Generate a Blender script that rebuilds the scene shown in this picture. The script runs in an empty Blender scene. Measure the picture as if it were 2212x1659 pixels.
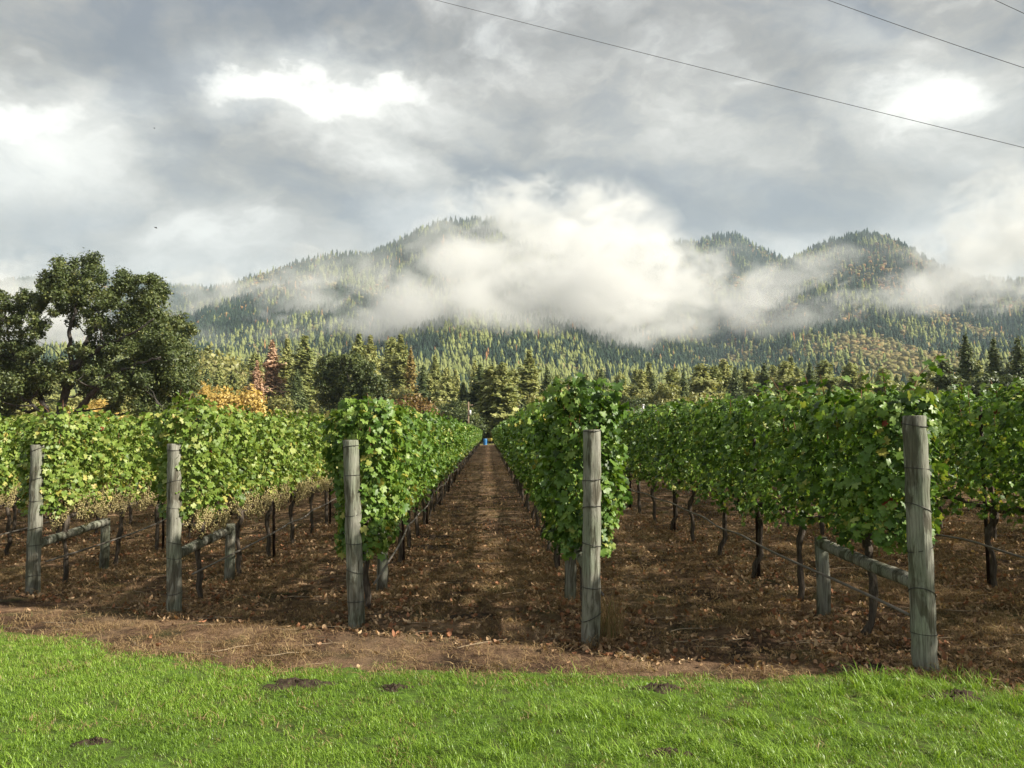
import bpy, math, random
import numpy as np
from mathutils import Vector, Matrix, Quaternion

# ------------------------------------------------------------------ camera
F, CX, CY, HORIZON = 1700.0, 1106.0, 829.5, 952.0      # in units of a 2212 px wide picture
PITCH = math.atan((HORIZON - CY) / F)
CAM_H = 1.82
scene = bpy.context.scene
col = scene.collection
cam_data = bpy.data.cameras.new('camera')
cam_data.sensor_width = 36.0
cam_data.lens = 36.0 * F / 2212.0
cam_data.clip_start = 0.05
cam_data.clip_end = 30000
cam = bpy.data.objects.new('camera', cam_data)
col.objects.link(cam)
cam.location = (0, 0, CAM_H)
cam.rotation_euler = (math.pi / 2 + PITCH, 0, 0)
scene.camera = cam

# ------------------------------------------------------------------ render / view
scene.render.engine = 'CYCLES'
scene.cycles.use_denoising = True
scene.cycles.max_bounces = 6
scene.cycles.diffuse_bounces = 3
scene.cycles.glossy_bounces = 2
scene.cycles.transmission_bounces = 3
scene.cycles.transparent_max_bounces = 8
scene.cycles.volume_bounces = 3
scene.cycles.volume_step_rate = 1.0
scene.cycles.volume_max_steps = 256
scene.cycles.sample_clamp_indirect = 4.0
scene.view_settings.view_transform = 'Standard'
scene.view_settings.look = 'None'
scene.view_settings.gamma = 1.0
scene.view_settings.use_curve_mapping = False
scene.view_settings.exposure = 1.18

SUN_AZ, SUN_EL = math.radians(107), math.radians(35)
SUN_DIR = Vector((math.sin(SUN_AZ) * math.cos(SUN_EL), math.cos(SUN_AZ) * math.cos(SUN_EL), math.sin(SUN_EL)))


def ray(px, py):
    """direction (x, 1, z) of a picture point, scaled to unit depth"""
    a, b = (px - CX) / F, (CY - py) / F
    y = math.cos(PITCH) - b * math.sin(PITCH)
    z = math.sin(PITCH) + b * math.cos(PITCH)
    return a / y, z / y


class Nodes:
    def __init__(s, tree):
        s.t = tree
        tree.nodes.clear()

    def n(s, typ, ins=None, **props):
        nd = s.t.nodes.new(typ)
        for k, v in props.items():
            setattr(nd, k, v)
        for k, v in (ins or {}).items():
            sock = nd.inputs[k]
            if isinstance(v, bpy.types.NodeSocket):
                s.t.links.new(v, sock)
            else:
                sock.default_value = v
        return nd

    def math(s, op, a, b=0.0, c=None, clamp=False):
        nd = s.n('ShaderNodeMath', {0: a, 1: b}, operation=op, use_clamp=clamp)
        if c is not None:
            nd.inputs[2].default_value = c
        return nd.outputs[0]

    def ramp(s, fac, stops, interp='LINEAR'):
        nd = s.n('ShaderNodeValToRGB', {0: fac})
        cr = nd.color_ramp
        cr.interpolation = interp
        while len(cr.elements) < len(stops):
            cr.elements.new(0.5)
        for e, (p, c) in zip(cr.elements, stops):
            e.position = p
            e.color = (*c, 1) if len(c) == 3 else c
        return nd.outputs[0]

    def mix(s, fac, a, b, blend='MIX'):
        nd = s.n('ShaderNodeMix', None, data_type='RGBA', blend_type=blend)
        for k, v in ((0, fac), (6, a), (7, b)):
            if isinstance(v, bpy.types.NodeSocket):
                s.t.links.new(v, nd.inputs[k])
            else:
                nd.inputs[k].default_value = v if k == 0 else ((*v, 1) if len(v) == 3 else v)
        return nd.outputs[2]


# ------------------------------------------------------------------ world: cloudy sky
def build_world():
    w = bpy.data.worlds.new('World')
    scene.world = w
    w.use_nodes = True
    N = Nodes(w.node_tree)
    tc = N.n('ShaderNodeTexCoord').outputs['Generated']
    sep = N.n('ShaderNodeSeparateXYZ', {0: tc})
    X, Y, Z = sep.outputs
    sky = N.n('ShaderNodeTexSky', sky_type='NISHITA', sun_disc=False, sun_elevation=SUN_EL,
              sun_rotation=SUN_AZ, air_density=1.0, dust_density=1.5)
    sky_c = N.mix(1.0, sky.outputs[0], (0.075, 0.075, 0.075), 'MULTIPLY')
    mp = N.n('ShaderNodeMapping', {0: tc, 'Scale': (1.7, 1.7, 2.9), 'Location': (0.35, 0.1, 0.75)})
    warp = N.n('ShaderNodeTexNoise', {'Vector': mp.outputs[0], 'Scale': 2.2, 'Detail': 5.0, 'Roughness': 0.55})
    wv = N.n('ShaderNodeVectorMath', {0: warp.outputs['Color'], 1: (0.5, 0.5, 0.5)}, operation='SUBTRACT')
    wv2 = N.n('ShaderNodeVectorMath', {0: wv.outputs[0], 3: 0.55}, operation='SCALE')
    pv = N.n('ShaderNodeVectorMath', {0: mp.outputs[0], 1: wv2.outputs[0]}, operation='ADD')
    big = N.n('ShaderNodeTexNoise', {'Vector': pv.outputs[0], 'Scale': 2.1, 'Detail': 8.0, 'Roughness': 0.52}).outputs[0]
    fine = N.n('ShaderNodeTexNoise', {'Vector': pv.outputs[0], 'Scale': 6.5, 'Detail': 8.0, 'Roughness': 0.6}).outputs[0]
    val = N.math('ADD', N.math('MULTIPLY', big, 0.68), N.math('MULTIPLY', fine, 0.32))
    cloud = N.ramp(val, [(0.385, (0.175, 0.182, 0.205)), (0.45, (0.25, 0.246, 0.245)), (0.50, (0.33, 0.312, 0.287)),
                         (0.545, (0.44, 0.42, 0.388)), (0.61, (0.68, 0.66, 0.61))])
    # higher up the deck is a little bluer and thicker
    hi = N.n('ShaderNodeMapRange', {0: Z, 1: 0.38, 2: 0.62, 3: 0.0, 4: 1.0}, clamp=True).outputs[0]
    cloud = N.mix(hi, cloud, N.mix(1.0, cloud, (0.88, 0.91, 0.98), 'MULTIPLY'))
    lo = N.n('ShaderNodeMapRange', {0: Z, 1: 0.40, 2: 0.10, 3: 0.0, 4: 0.4}, clamp=True).outputs[0]
    cloud = N.mix(lo, cloud, (0.40, 0.39, 0.37))
    # thin blue openings
    thin = N.ramp(big, [(0.34, (1, 1, 1)), (0.46, (0, 0, 0))])
    cloud = N.mix(N.math('MULTIPLY', thin, 0.12), cloud, sky_c)
    # bright gaps where lit upper cloud shows through the deck
    ys = N.math('MAXIMUM', Y, 0.05)
    front = N.n('ShaderNodeMapRange', {0: Y, 1: 0.05, 2: 0.3, 3: 0.0, 4: 1.0}, clamp=True).outputs[0]
    ws = N.n('ShaderNodeSeparateXYZ', {0: wv.outputs[0]})
    wf = N.n('ShaderNodeTexNoise', {'Vector': mp.outputs[0], 'Scale': 9.0, 'Detail': 6.0, 'Roughness': 0.6})
    wf2 = N.n('ShaderNodeSeparateXYZ', {0: N.n('ShaderNodeVectorMath', {0: wf.outputs['Color'], 1: (0.5, 0.5, 0.5)}, operation='SUBTRACT').outputs[0]})
    U = N.math('ADD', N.math('DIVIDE', X, ys), N.math('ADD', N.math('MULTIPLY', ws.outputs[0], 0.16), N.math('MULTIPLY', wf2.outputs[0], 0.13)))
    V = N.math('ADD', N.math('DIVIDE', Z, ys), N.math('ADD', N.math('MULTIPLY', ws.outputs[1], 0.10), N.math('MULTIPLY', wf2.outputs[1], 0.09)))
    gaps = [(550, 180, 150, 44, 0.0, 1.0), (690, 208, 180, 54, 0.12, 1.05), (850, 198, 110, 36, 0.0, 0.9), (690, 205, 340, 110, 0.1, 0.5), (780, 300, 150, 80, 0.5, 0.45),
            (20, 255, 160, 62, 0.0, 1.0), (90, 320, 240, 150, 0.0, 0.6), (2005, 222, 135, 80, 0.0, 1.0), (2005, 222, 220, 130, 0.0, 0.40),
            (890, 480, 150, 90, 0.0, 0.35), (450, 520, 180, 90, 0, .22), (1720, 555, 200, 70, 0, .35), (2150, 520, 260, 130, 0, .4), (1900, 90, 220, 70, 0.2, .22),
            (-300, 330, 260, 120, 0, .5), (2600, 300, 260, 110, 0, .5), (1480, 260, 260, 140, 0.1, 0.15)]
    darks = [(760, 95, 520, 75, 0.0, 0.42), (1300, 60, 420, 80, 0.1, 0.20), (450, 330, 300, 120, 0.25, 0.18), (1050, 330, 260, 130, 0.2, 0.20), (120, 130, 260, 60, 0, 0.28), (1600, 420, 420, 70, 0, 0.16),
             (1650, 130, 260, 90, 0.2, 0.22), (50, 420, 150, 60, 0, .12)]

    def blobs(lst):
        tot = None
        for (px, py, a, b, sl, amp) in lst:
            u0, v0 = ray(px, py)
            du = N.math('SUBTRACT', U, u0)
            dv = N.math('ADD', N.math('SUBTRACT', V, v0), N.math('MULTIPLY', du, sl))
            du = N.math('DIVIDE', du, a / F)
            dv = N.math('DIVIDE', dv, b / F)
            r2 = N.math('ADD', N.math('MULTIPLY', du, du), N.math('MULTIPLY', dv, dv))
            g = N.n('ShaderNodeMapRange', {0: N.math('SQRT', r2), 1: 1.75, 2: 0.0, 3: 0.0, 4: amp}, interpolation_type='SMOOTHERSTEP', clamp=True).outputs[0]
            tot = g if tot is None else N.math('MAXIMUM', tot, g)
        return N.math('MULTIPLY', tot, front)
    cloud = N.mix(blobs(darks), cloud, N.mix(1.0, cloud, (0.42, 0.45, 0.50), 'MULTIPLY'))
    tot = N.math('MULTIPLY', blobs(gaps), N.n('ShaderNodeMapRange', {0: fine, 1: 0.36, 2: 0.56, 3: 0.85, 4: 1.15}, clamp=True).outputs[0])
    cloud = N.mix(N.math('MINIMUM', tot, 1.0), cloud, (0.98, 0.97, 0.90))
    bg = N.n('ShaderNodeBackground', {0: cloud, 1: 0.57})
    out = N.n('ShaderNodeOutputWorld')
    w.node_tree.links.new(bg.outputs[0], out.inputs[0])


build_world()
sun_d = bpy.data.lights.new('sun', 'SUN')
sun_d.energy = 5.0
sun_d.angle = math.radians(1.5)
sun_d.color = (1.0, 0.93, 0.80)
sun = bpy.data.objects.new('sun', sun_d)
col.objects.link(sun)
sun.rotation_euler = SUN_DIR.to_track_quat('Z', 'Y').to_euler()
sun.location = (40, -10, 40)

# ------------------------------------------------------------------ helpers
rng = np.random.default_rng(7)
random.seed(7)


def np_mesh(name, verts, faces, mat, tint=None, smooth=False, mats=None, fmat=None):
    """verts (n,3); faces = (m,k) array or list of such arrays"""
    if not isinstance(faces, list):
        faces = [faces]
    faces = [np.asarray(f, dtype=np.int32) for f in faces if len(f)]
    me = bpy.data.meshes.new(name)
    verts = np.asarray(verts, dtype=np.float32)
    me.vertices.add(len(verts))
    me.vertices.foreach_set('co', verts.ravel())
    nl = sum(f.size for f in faces)
    npoly = sum(len(f) for f in faces)
    me.loops.add(nl)
    me.loops.foreach_set('vertex_index', np.concatenate([f.ravel() for f in faces]))
    me.polygons.add(npoly)
    tot = np.concatenate([np.full(len(f), f.shape[1], dtype=np.int32) for f in faces])
    me.polygons.foreach_set('loop_start', np.concatenate([[0], np.cumsum(tot)[:-1]]).astype(np.int32))
    me.polygons.foreach_set('loop_total', tot)
    if smooth:
        me.polygons.foreach_set('use_smooth', np.ones(npoly, dtype=bool))
    for m in (mats or [mat]):
        me.materials.append(m)
    if fmat is not None:
        me.polygons.foreach_set('material_index', np.asarray(fmat, dtype=np.int32))
    if tint is not None:
        at = me.attributes.new('tint', 'FLOAT', 'POINT')
        at.data.foreach_set('value', np.asarray(tint, dtype=np.float32))
    me.update()
    me.validate()
    return me


def obj(name, me, parent=None, loc=(0, 0, 0), rot=(0, 0, 0), kind=None, label=None, cat=None, group=None):
    o = bpy.data.objects.new(name, me)
    col.objects.link(o)
    o.location = loc
    o.rotation_euler = rot
    if parent is not None:
        o.parent = parent
    if kind:
        o['kind'] = kind
    if label:
        o['label'] = label
    if cat:
        o['category'] = cat
    if group:
        o['group'] = group
    return o


class Geo:
    """collects pieces of one mesh"""
    def __init__(s):
        s.v, s.f3, s.f4, s.t, s.n = [], [], [], [], 0

    def add(s, v, f, tint=0.5):
        v = np.asarray(v, dtype=np.float64)
        f = np.asarray(f, dtype=np.int64)
        s.v.append(v)
        (s.f3 if f.shape[1] == 3 else s.f4).append(f + s.n)
        s.t.append(np.full(len(v), tint) if np.isscalar(tint) else np.asarray(tint))
        s.n += len(v)

    def tube(s, pts, rad, seg=8, tint=0.5, cap=True, wob=0.0, rnd=None):
        pts = np.asarray(pts, dtype=float)
        n = len(pts)
        rad = np.full(n, rad) if np.isscalar(rad) else np.asarray(rad, dtype=float)
        tan = np.gradient(pts, axis=0)
        tan /= np.linalg.norm(tan, axis=1)[:, None] + 1e-12
        ref = np.array([0, 0, 1.0]) if abs(tan[0, 2]) < 0.8 else np.array([0, 1.0, 0])
        a = np.cross(tan, ref)
        a /= np.linalg.norm(a, axis=1)[:, None] + 1e-12
        b = np.cross(tan, a)
        th = np.linspace(0, 2 * math.pi, seg, endpoint=False)
        rr = rad[:, None] * (np.ones((n, seg)) if not wob else 1 + wob * (rnd or rng).normal(size=(n, seg)))
        v = pts[:, None] + rr[..., None] * (np.cos(th)[None, :, None] * a[:, None] + np.sin(th)[None, :, None] * b[:, None])
        idx = np.arange(n * seg).reshape(n, seg)
        q = np.stack([idx[:-1], np.roll(idx[:-1], -1, 1), np.roll(idx[1:], -1, 1), idx[1:]], -1).reshape(-1, 4)
        s.add(v.reshape(-1, 3), q, tint)
        if cap:
            for ring, p, flip in ((idx[-1], pts[-1], False), (idx[0], pts[0], True)):
                base = s.n
                s.v.append(np.asarray([p]))
                s.t.append(np.array([tint if np.isscalar(tint) else 0.5]))
                s.n += 1
                off = base - n * seg if not flip else base - n * seg - 1
                k = np.arange(seg)
                tri = np.stack([ring[k] + off, ring[(k + 1) % seg] + off, np.full(seg, base)], -1)
                s.f3.append(tri[:, ::-1] if flip else tri)

    def box(s, c, h, tint=0.5):
        c, h = np.asarray(c, float), np.asarray(h, float)
        v = np.array([[x, y, z] for z in (-1, 1) for y in (-1, 1) for x in (-1, 1)]) * h + c
        s.add(v, [[0, 2, 3, 1], [4, 5, 7, 6], [0, 1, 5, 4], [2, 6, 7, 3], [0, 4, 6, 2], [1, 3, 7, 5]], tint)

    def mesh(s, name, mat, smooth=False):
        fs = []
        if s.f3:
            fs.append(np.concatenate(s.f3))
        if s.f4:
            fs.append(np.concatenate(s.f4))
        return np_mesh(name, np.concatenate(s.v), fs, mat, tint=np.concatenate(s.t), smooth=smooth)


def vnoise(x, y, seed=0):
    """smooth value noise in -1..1"""
    xi, yi = np.floor(x).astype(np.int64), np.floor(y).astype(np.int64)
    xf, yf = x - xi, y - yi

    def h(i, j):
        n = (i * 374761393 + j * 668265263 + seed * 1442695041) & 0xFFFFFFFF
        n = ((n ^ (n >> 13)) * 1274126177) & 0xFFFFFFFF
        return ((n ^ (n >> 16)) & 0xFFFF) / 32767.5 - 1.0
    u, v = xf * xf * (3 - 2 * xf), yf * yf * (3 - 2 * yf)
    return (h(xi, yi) * (1 - u) + h(xi + 1, yi) * u) * (1 - v) + (h(xi, yi + 1) * (1 - u) + h(xi + 1, yi + 1) * u) * v


def fbm(x, y, octv=4, seed=0, gain=0.5):
    x, y = np.asarray(x, float), np.asarray(y, float)
    t, a, s = 0.0, 1.0, 0.0
    for o in range(octv):
        t = t + a * vnoise(x * 2 ** o + 17.3 * o, y * 2 ** o - 9.1 * o, seed + o)
        s += a
        a *= gain
    return t / s


def ground_z(x, y):
    x, y = np.asarray(x, float), np.asarray(y, float)
    return 0.026 * 60 * np.tanh(x / 60) + 0.013 * 150 * np.tanh(y / 150)


def ground_hit(px, py):
    u, s = ray(px, py)
    Y = CAM_H / (0.026 * u + 0.013 - s)
    for _ in range(8):
        Y = (float(ground_z(u * Y, Y)) - CAM_H) / s
    return Vector((u * Y, Y, CAM_H + s * Y))


def at(px, py, depth):
    u, s = ray(px, py)
    return Vector((u * depth, depth, CAM_H + s * depth))


# ------------------------------------------------------------------ materials
def material(name):
    m = bpy.data.materials.new(name)
    m.use_nodes = True
    return m, Nodes(m.node_tree)


def finish(N, shader):
    out = N.n('ShaderNodeOutputMaterial')
    N.t.links.new(shader, out.inputs[0])


def mat_leaf(name, stops, trans=0.3, rough=0.45, spec=0.4, hue_var=0.0):
    m, N = material(name)
    tint = N.n('ShaderNodeAttribute', attribute_name='tint').outputs['Fac']
    rnd = N.n('ShaderNodeObjectInfo').outputs['Random']
    f = N.math('ADD', tint, N.math('MULTIPLY', N.math('SUBTRACT', rnd, 0.5), hue_var), clamp=True)
    c = N.ramp(f, stops)
    bs = N.n('ShaderNodeBsdfPrincipled', {'Base Color': c, 'Roughness': rough, 'Specular IOR Level': spec})
    tr = N.n('ShaderNodeBsdfTranslucent', {0: N.mix(1.0, c, (1.25, 1.2, 0.6), 'MULTIPLY')})
    mx = N.n('ShaderNodeMixShader', {0: trans, 1: bs.outputs[0], 2: tr.outputs[0]})
    finish(N, mx.outputs[0])
    return m


def mat_bark(name, c1, c2, scale=6.0, zs=0.25, bump=0.6):
    m, N = material(name)
    tc = N.n('ShaderNodeTexCoord').outputs['Object']
    mp = N.n('ShaderNodeMapping', {0: tc, 'Scale': (1, 1, zs)}).outputs[0]
    n1 = N.n('ShaderNodeTexNoise', {'Vector': mp, 'Scale': scale * 4, 'Detail': 6.0, 'Roughness': 0.65}).outputs[0]
    c = N.ramp(n1, [(0.3, c1), (0.7, c2)])
    b = N.n('ShaderNodeBump', {'Height': n1, 'Strength': bump, 'Distance': 0.03})
    bs = N.n('ShaderNodeBsdfPrincipled', {'Base Color': c, 'Roughness': 0.9, 'Specular IOR Level': 0.15, 'Normal': b.outputs[0]})
    finish(N, bs.outputs[0])
    return m


def mat_plain(name, c, rough=0.7, spec=0.3, metal=0.0, var=0.15, scale=8.0):
    m, N = material(name)
    tc = N.n('ShaderNodeTexCoord').outputs['Object']
    n1 = N.n('ShaderNodeTexNoise', {'Vector': tc, 'Scale': scale, 'Detail': 5.0}).outputs[0]
    cc = N.ramp(n1, [(0.25, tuple(x * (1 - var) for x in c)), (0.75, tuple(min(1, x * (1 + var)) for x in c))])
    bs = N.n('ShaderNodeBsdfPrincipled', {'Base Color': cc, 'Roughness': rough, 'Specular IOR Level': spec, 'Metallic': metal})
    finish(N, bs.outputs[0])
    return m


M = {}
M['vine'] = mat_leaf('vine_leaf', [(0.0, (0.030, 0.064, 0.011)), (0.30, (0.066, 0.140, 0.018)), (0.60, (0.132, 0.226, 0.032)),
                                   (0.86, (0.24, 0.325, 0.066)), (0.955, (0.31, 0.32, 0.07)), (1.0, (0.38, 0.32, 0.08))], trans=0.24, rough=0.46, spec=0.4, hue_var=0.10)
M['vine_pale_lit'] = mat_leaf('vine_leaf_pale', [(0.0, (0.050, 0.088, 0.016)), (0.30, (0.112, 0.185, 0.028)), (0.60, (0.205, 0.290, 0.050)),
                                             (0.86, (0.35, 0.39, 0.11)), (0.955, (0.40, 0.38, 0.10)), (1.0, (0.44, 0.36, 0.10))], trans=0.26, rough=0.46, spec=0.4, hue_var=0.10)  # left rows' leaf, paler and yellower; part of that is sunlight put into colour
M['vine_red'] = mat_leaf('vine_leaf_red', [(0.0, (0.16, 0.025, 0.02)), (1.0, (0.30, 0.06, 0.03))], trans=0.25)
M['vine_yellow'] = mat_leaf('vine_leaf_yellow', [(0.0, (0.25, 0.27, 0.04)), (1.0, (0.42, 0.36, 0.07))], trans=0.3)
M['oak'] = mat_leaf('oak_leaf', [(0.0, (0.038, 0.058, 0.019)), (0.5, (0.080, 0.106, 0.032)), (0.85, (0.135, 0.160, 0.045)), (1.0, (0.20, 0.20, 0.06))], trans=0.2, hue_var=0.05)
M['yellow_tree'] = mat_leaf('yellow_tree_leaf', [(0.0, (0.34, 0.24, 0.06)), (0.5, (0.56, 0.40, 0.11)), (1.0, (0.64, 0.50, 0.18))], trans=0.25)
M['brown_tree'] = mat_leaf('brown_tree_leaf', [(0.0, (0.10, 0.06, 0.025)), (0.6, (0.20, 0.12, 0.035)), (1.0, (0.24, 0.20, 0.06))], trans=0.2)
M['olive_tree'] = mat_leaf('olive_tree_leaf', [(0.0, (0.15, 0.17, 0.05)), (0.6, (0.30, 0.29, 0.095)), (1.0, (0.43, 0.37, 0.15))], trans=0.25, hue_var=0.25)
M['fir'] = mat_leaf('fir_needle', [(0.0, (0.045, 0.065, 0.026)), (0.5, (0.105, 0.138, 0.048)), (1.0, (0.20, 0.22, 0.08))], trans=0.15, hue_var=0.25)
M['pine'] = mat_leaf('pine_needle', [(0.0, (0.12, 0.15, 0.045)), (0.5, (0.26, 0.28, 0.092)), (1.0, (0.38, 0.37, 0.14))], trans=0.2, hue_var=0.3)
M['dead'] = mat_leaf('dead_needle', [(0.0, (0.26, 0.16, 0.10)), (0.5, (0.46, 0.29, 0.19)), (1.0, (0.56, 0.40, 0.25))], trans=0.15)
M['gold'] = mat_leaf('gold_needle', [(0.0, (0.16, 0.12, 0.035)), (0.5, (0.27, 0.20, 0.06)), (1.0, (0.34, 0.27, 0.09))], trans=0.15)
M['far_fir'] = mat_leaf('far_fir', [(0.0, (0.014, 0.028, 0.022)), (1.0, (0.042, 0.064, 0.038))], trans=0.0, rough=0.9, spec=0.05, hue_var=0.35)
M['far_pine'] = mat_leaf('far_pine', [(0.0, (0.10, 0.13, 0.042)), (1.0, (0.22, 0.235, 0.085))], trans=0.0, rough=0.9, spec=0.05, hue_var=0.35)
M['far_oak'] = mat_leaf('far_oak', [(0.0, (0.10, 0.10, 0.04)), (0.5, (0.17, 0.155, 0.06)), (1.0, (0.24, 0.19, 0.09))], trans=0.0, rough=0.9, spec=0.05, hue_var=0.7)
M['far_orange'] = mat_leaf('far_orange', [(0.0, (0.22, 0.12, 0.05)), (0.5, (0.32, 0.16, 0.07)), (1.0, (0.38, 0.24, 0.09))], trans=0.0, rough=0.9, spec=0.05, hue_var=0.8)
M['far_brown'] = mat_leaf('far_brown', [(0.0, (0.085, 0.06, 0.04)), (1.0, (0.17, 0.115, 0.07))], trans=0.0, rough=0.9, spec=0.05, hue_var=0.7)
M['bark'] = mat_bark('oak_bark', (0.035, 0.03, 0.026), (0.11, 0.10, 0.085), 2.0)
M['pine_bark'] = mat_bark('pine_bark', (0.06, 0.04, 0.03), (0.17, 0.12, 0.09), 2.0)
M['vine_bark'] = mat_bark('vine_bark', (0.035, 0.026, 0.02), (0.15, 0.125, 0.10), 12.0, 0.12, 1.0)
M['cane'] = mat_plain('vine_cane', (0.16, 0.075, 0.035))
M['grape'] = mat_leaf('grape', [(0.0, (0.20, 0.17, 0.07)), (0.5, (0.38, 0.32, 0.14)), (1.0, (0.52, 0.43, 0.22))], trans=0.15, rough=0.5, hue_var=0.3)
M['hose'] = mat_plain('drip_hose', (0.15, 0.13, 0.11), 0.55, 0.4)
M['stake'] = mat_plain('rusty_steel', (0.035, 0.022, 0.017), 0.7, 0.3, 0.3, 0.4, 20)
M['wire'] = mat_plain('wire', (0.05, 0.047, 0.043), 0.5, 0.5, 0.6)
M['cable'] = mat_plain('cable', (0.045, 0.045, 0.05), 0.6, 0.3)
M['grass'] = mat_leaf('lawn_blade', [(0.0, (0.080, 0.145, 0.020)), (0.35, (0.175, 0.295, 0.032)), (0.75, (0.285, 0.43, 0.055)), (0.93, (0.26, 0.40, 0.07)), (1.0, (0.36, 0.34, 0.14))], trans=0.35, rough=0.4, spec=0.4, hue_var=0.22)
M['straw'] = mat_leaf('dry_blade', [(0.0, (0.11, 0.07, 0.035)), (0.5, (0.27, 0.18, 0.09)), (0.85, (0.40, 0.29, 0.15)), (1.0, (0.13, 0.15, 0.05))], trans=0.2, rough=0.7, spec=0.2, hue_var=0.5)
M['litter'] = mat_leaf('fallen_leaf', [(0.0, (0.14, 0.08, 0.045)), (0.4, (0.32, 0.20, 0.11)), (0.85, (0.50, 0.36, 0.22)), (1.0, (0.32, 0.15, 0.08))], trans=0.15, rough=0.7, spec=0.2, hue_var=0.8)
M['twig'] = mat_plain('twig', (0.30, 0.23, 0.15))


def mat_post():
    m, N = material('weathered_post')
    g = N.n('ShaderNodeTexCoord').outputs['Object']
    rnd = N.n('ShaderNodeObjectInfo').outputs['Random']
    off = N.n('ShaderNodeCombineXYZ', {0: N.math('MULTIPLY', rnd, 13.0), 1: N.math('MULTIPLY', rnd, 7.0), 2: N.math('MULTIPLY', rnd, 5.0)}).outputs[0]
    g = N.n('ShaderNodeVectorMath', {0: g, 1: off}, operation='ADD').outputs[0]
    mp = N.n('ShaderNodeMapping', {0: g, 'Scale': (1, 1, 0.06)}).outputs[0]
    grain = N.n('ShaderNodeTexNoise', {'Vector': mp, 'Scale': 75.0, 'Detail': 7.0, 'Roughness': 0.65}).outputs[0]
    mp2 = N.n('ShaderNodeMapping', {0: g, 'Scale': (1, 1, 0.22)}).outputs[0]
    stain = N.n('ShaderNodeTexNoise', {'Vector': mp2, 'Scale': 11.0, 'Detail': 6.0, 'Roughness': 0.6, 'Distortion': 0.6}).outputs[0]
    moss = N.n('ShaderNodeTexNoise', {'Vector': g, 'Scale': 3.2, 'Detail': 4.0}).outputs[0]
    c = N.ramp(grain, [(0.28, (0.07, 0.066, 0.052)), (0.5, (0.215, 0.21, 0.172)), (0.75, (0.35, 0.345, 0.295))])
    c = N.mix(N.ramp(moss, [(0.42, (0, 0, 0)), (0.62, (0.75, 0.75, 0.75))]), c, N.mix(1.0, c, (0.84, 0.95, 0.82), 'MULTIPLY'))
    c = N.mix(N.ramp(stain, [(0.50, (0, 0, 0)), (0.58, (0.88, 0.88, 0.88))]), c, N.mix(1.0, c, (0.40, 0.37, 0.33), 'MULTIPLY'))
    h = N.math('ADD', grain, N.math('MULTIPLY', stain, -0.3))
    b = N.n('ShaderNodeBump', {'Height': h, 'Strength': 0.7, 'Distance': 0.012})
    bs = N.n('ShaderNodeBsdfPrincipled', {'Base Color': c, 'Roughness': 0.85, 'Specular IOR Level': 0.2, 'Normal': b.outputs[0]})
    finish(N, bs.outputs[0])
    return m


M['post'] = mat_post()


def mat_ground():
    m, N = material('vineyard_soil')
    p = N.n('ShaderNodeNewGeometry').outputs['Position']
    n1 = N.n('ShaderNodeTexNoise', {'Vector': p, 'Scale': 0.9, 'Detail': 6.0, 'Roughness': 0.6}).outputs[0]
    n2 = N.n('ShaderNodeTexNoise', {'Vector': p, 'Scale': 7.0, 'Detail': 8.0, 'Roughness': 0.7}).outputs[0]
    n3 = N.n('ShaderNodeTexNoise', {'Vector': p, 'Scale': 45.0, 'Detail': 5.0, 'Roughness': 0.7}).outputs[0]
    v = N.math('ADD', N.math('MULTIPLY', n1, 0.45), N.math('ADD', N.math('MULTIPLY', n2, 0.35), N.math('MULTIPLY', n3, 0.2)))
    c = N.ramp(v, [(0.40, (0.024, 0.016, 0.011)), (0.46, (0.068, 0.042, 0.027)), (0.52, (0.145, 0.088, 0.053)), (0.58, (0.25, 0.16, 0.095)), (0.67, (0.40, 0.28, 0.175))])
    mpx = N.n('ShaderNodeMapping', {0: p, 'Scale': (1.0, 0.35, 1.0)}).outputs[0]
    lane = N.n('ShaderNodeTexNoise', {'Vector': mpx, 'Scale': 1.1, 'Detail': 6.0, 'Roughness': 0.6}).outputs[0]
    c = N.mix(N.ramp(lane, [(0.50, (0, 0, 0)), (0.64, (0.5, 0.5, 0.5))]), c, N.mix(n3, (0.13, 0.088, 0.052), (0.44, 0.31, 0.19)))
    gr = N.n('ShaderNodeTexNoise', {'Vector': p, 'Scale': 1.7, 'Detail': 4.0}).outputs[0]
    c = N.mix(N.ramp(gr, [(0.56, (0, 0, 0)), (0.70, (0.5, 0.5, 0.5))]), c, (0.065, 0.085, 0.025))
    # beyond the rows the valley floor is meadow
    yy = N.n('ShaderNodeSeparateXYZ', {0: p}).outputs
    far = N.n('ShaderNodeMapRange', {0: yy[1], 1: 118.0, 2: 122.0, 3: 0.0, 4: 1.0}, clamp=True).outputs[0]
    c = N.mix(far, c, N.mix(n1, (0.10, 0.12, 0.035), (0.20, 0.17, 0.07)))
    h = N.math('ADD', n2, N.math('MULTIPLY', n3, 0.5))
    b = N.n('ShaderNodeBump', {'Height': h, 'Strength': 0.9, 'Distance': 0.06})
    bs = N.n('ShaderNodeBsdfPrincipled', {'Base Color': c, 'Roughness': 0.95, 'Specular IOR Level': 0.1, 'Normal': b.outputs[0]})
    finish(N, bs.outputs[0])
    return m


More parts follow.
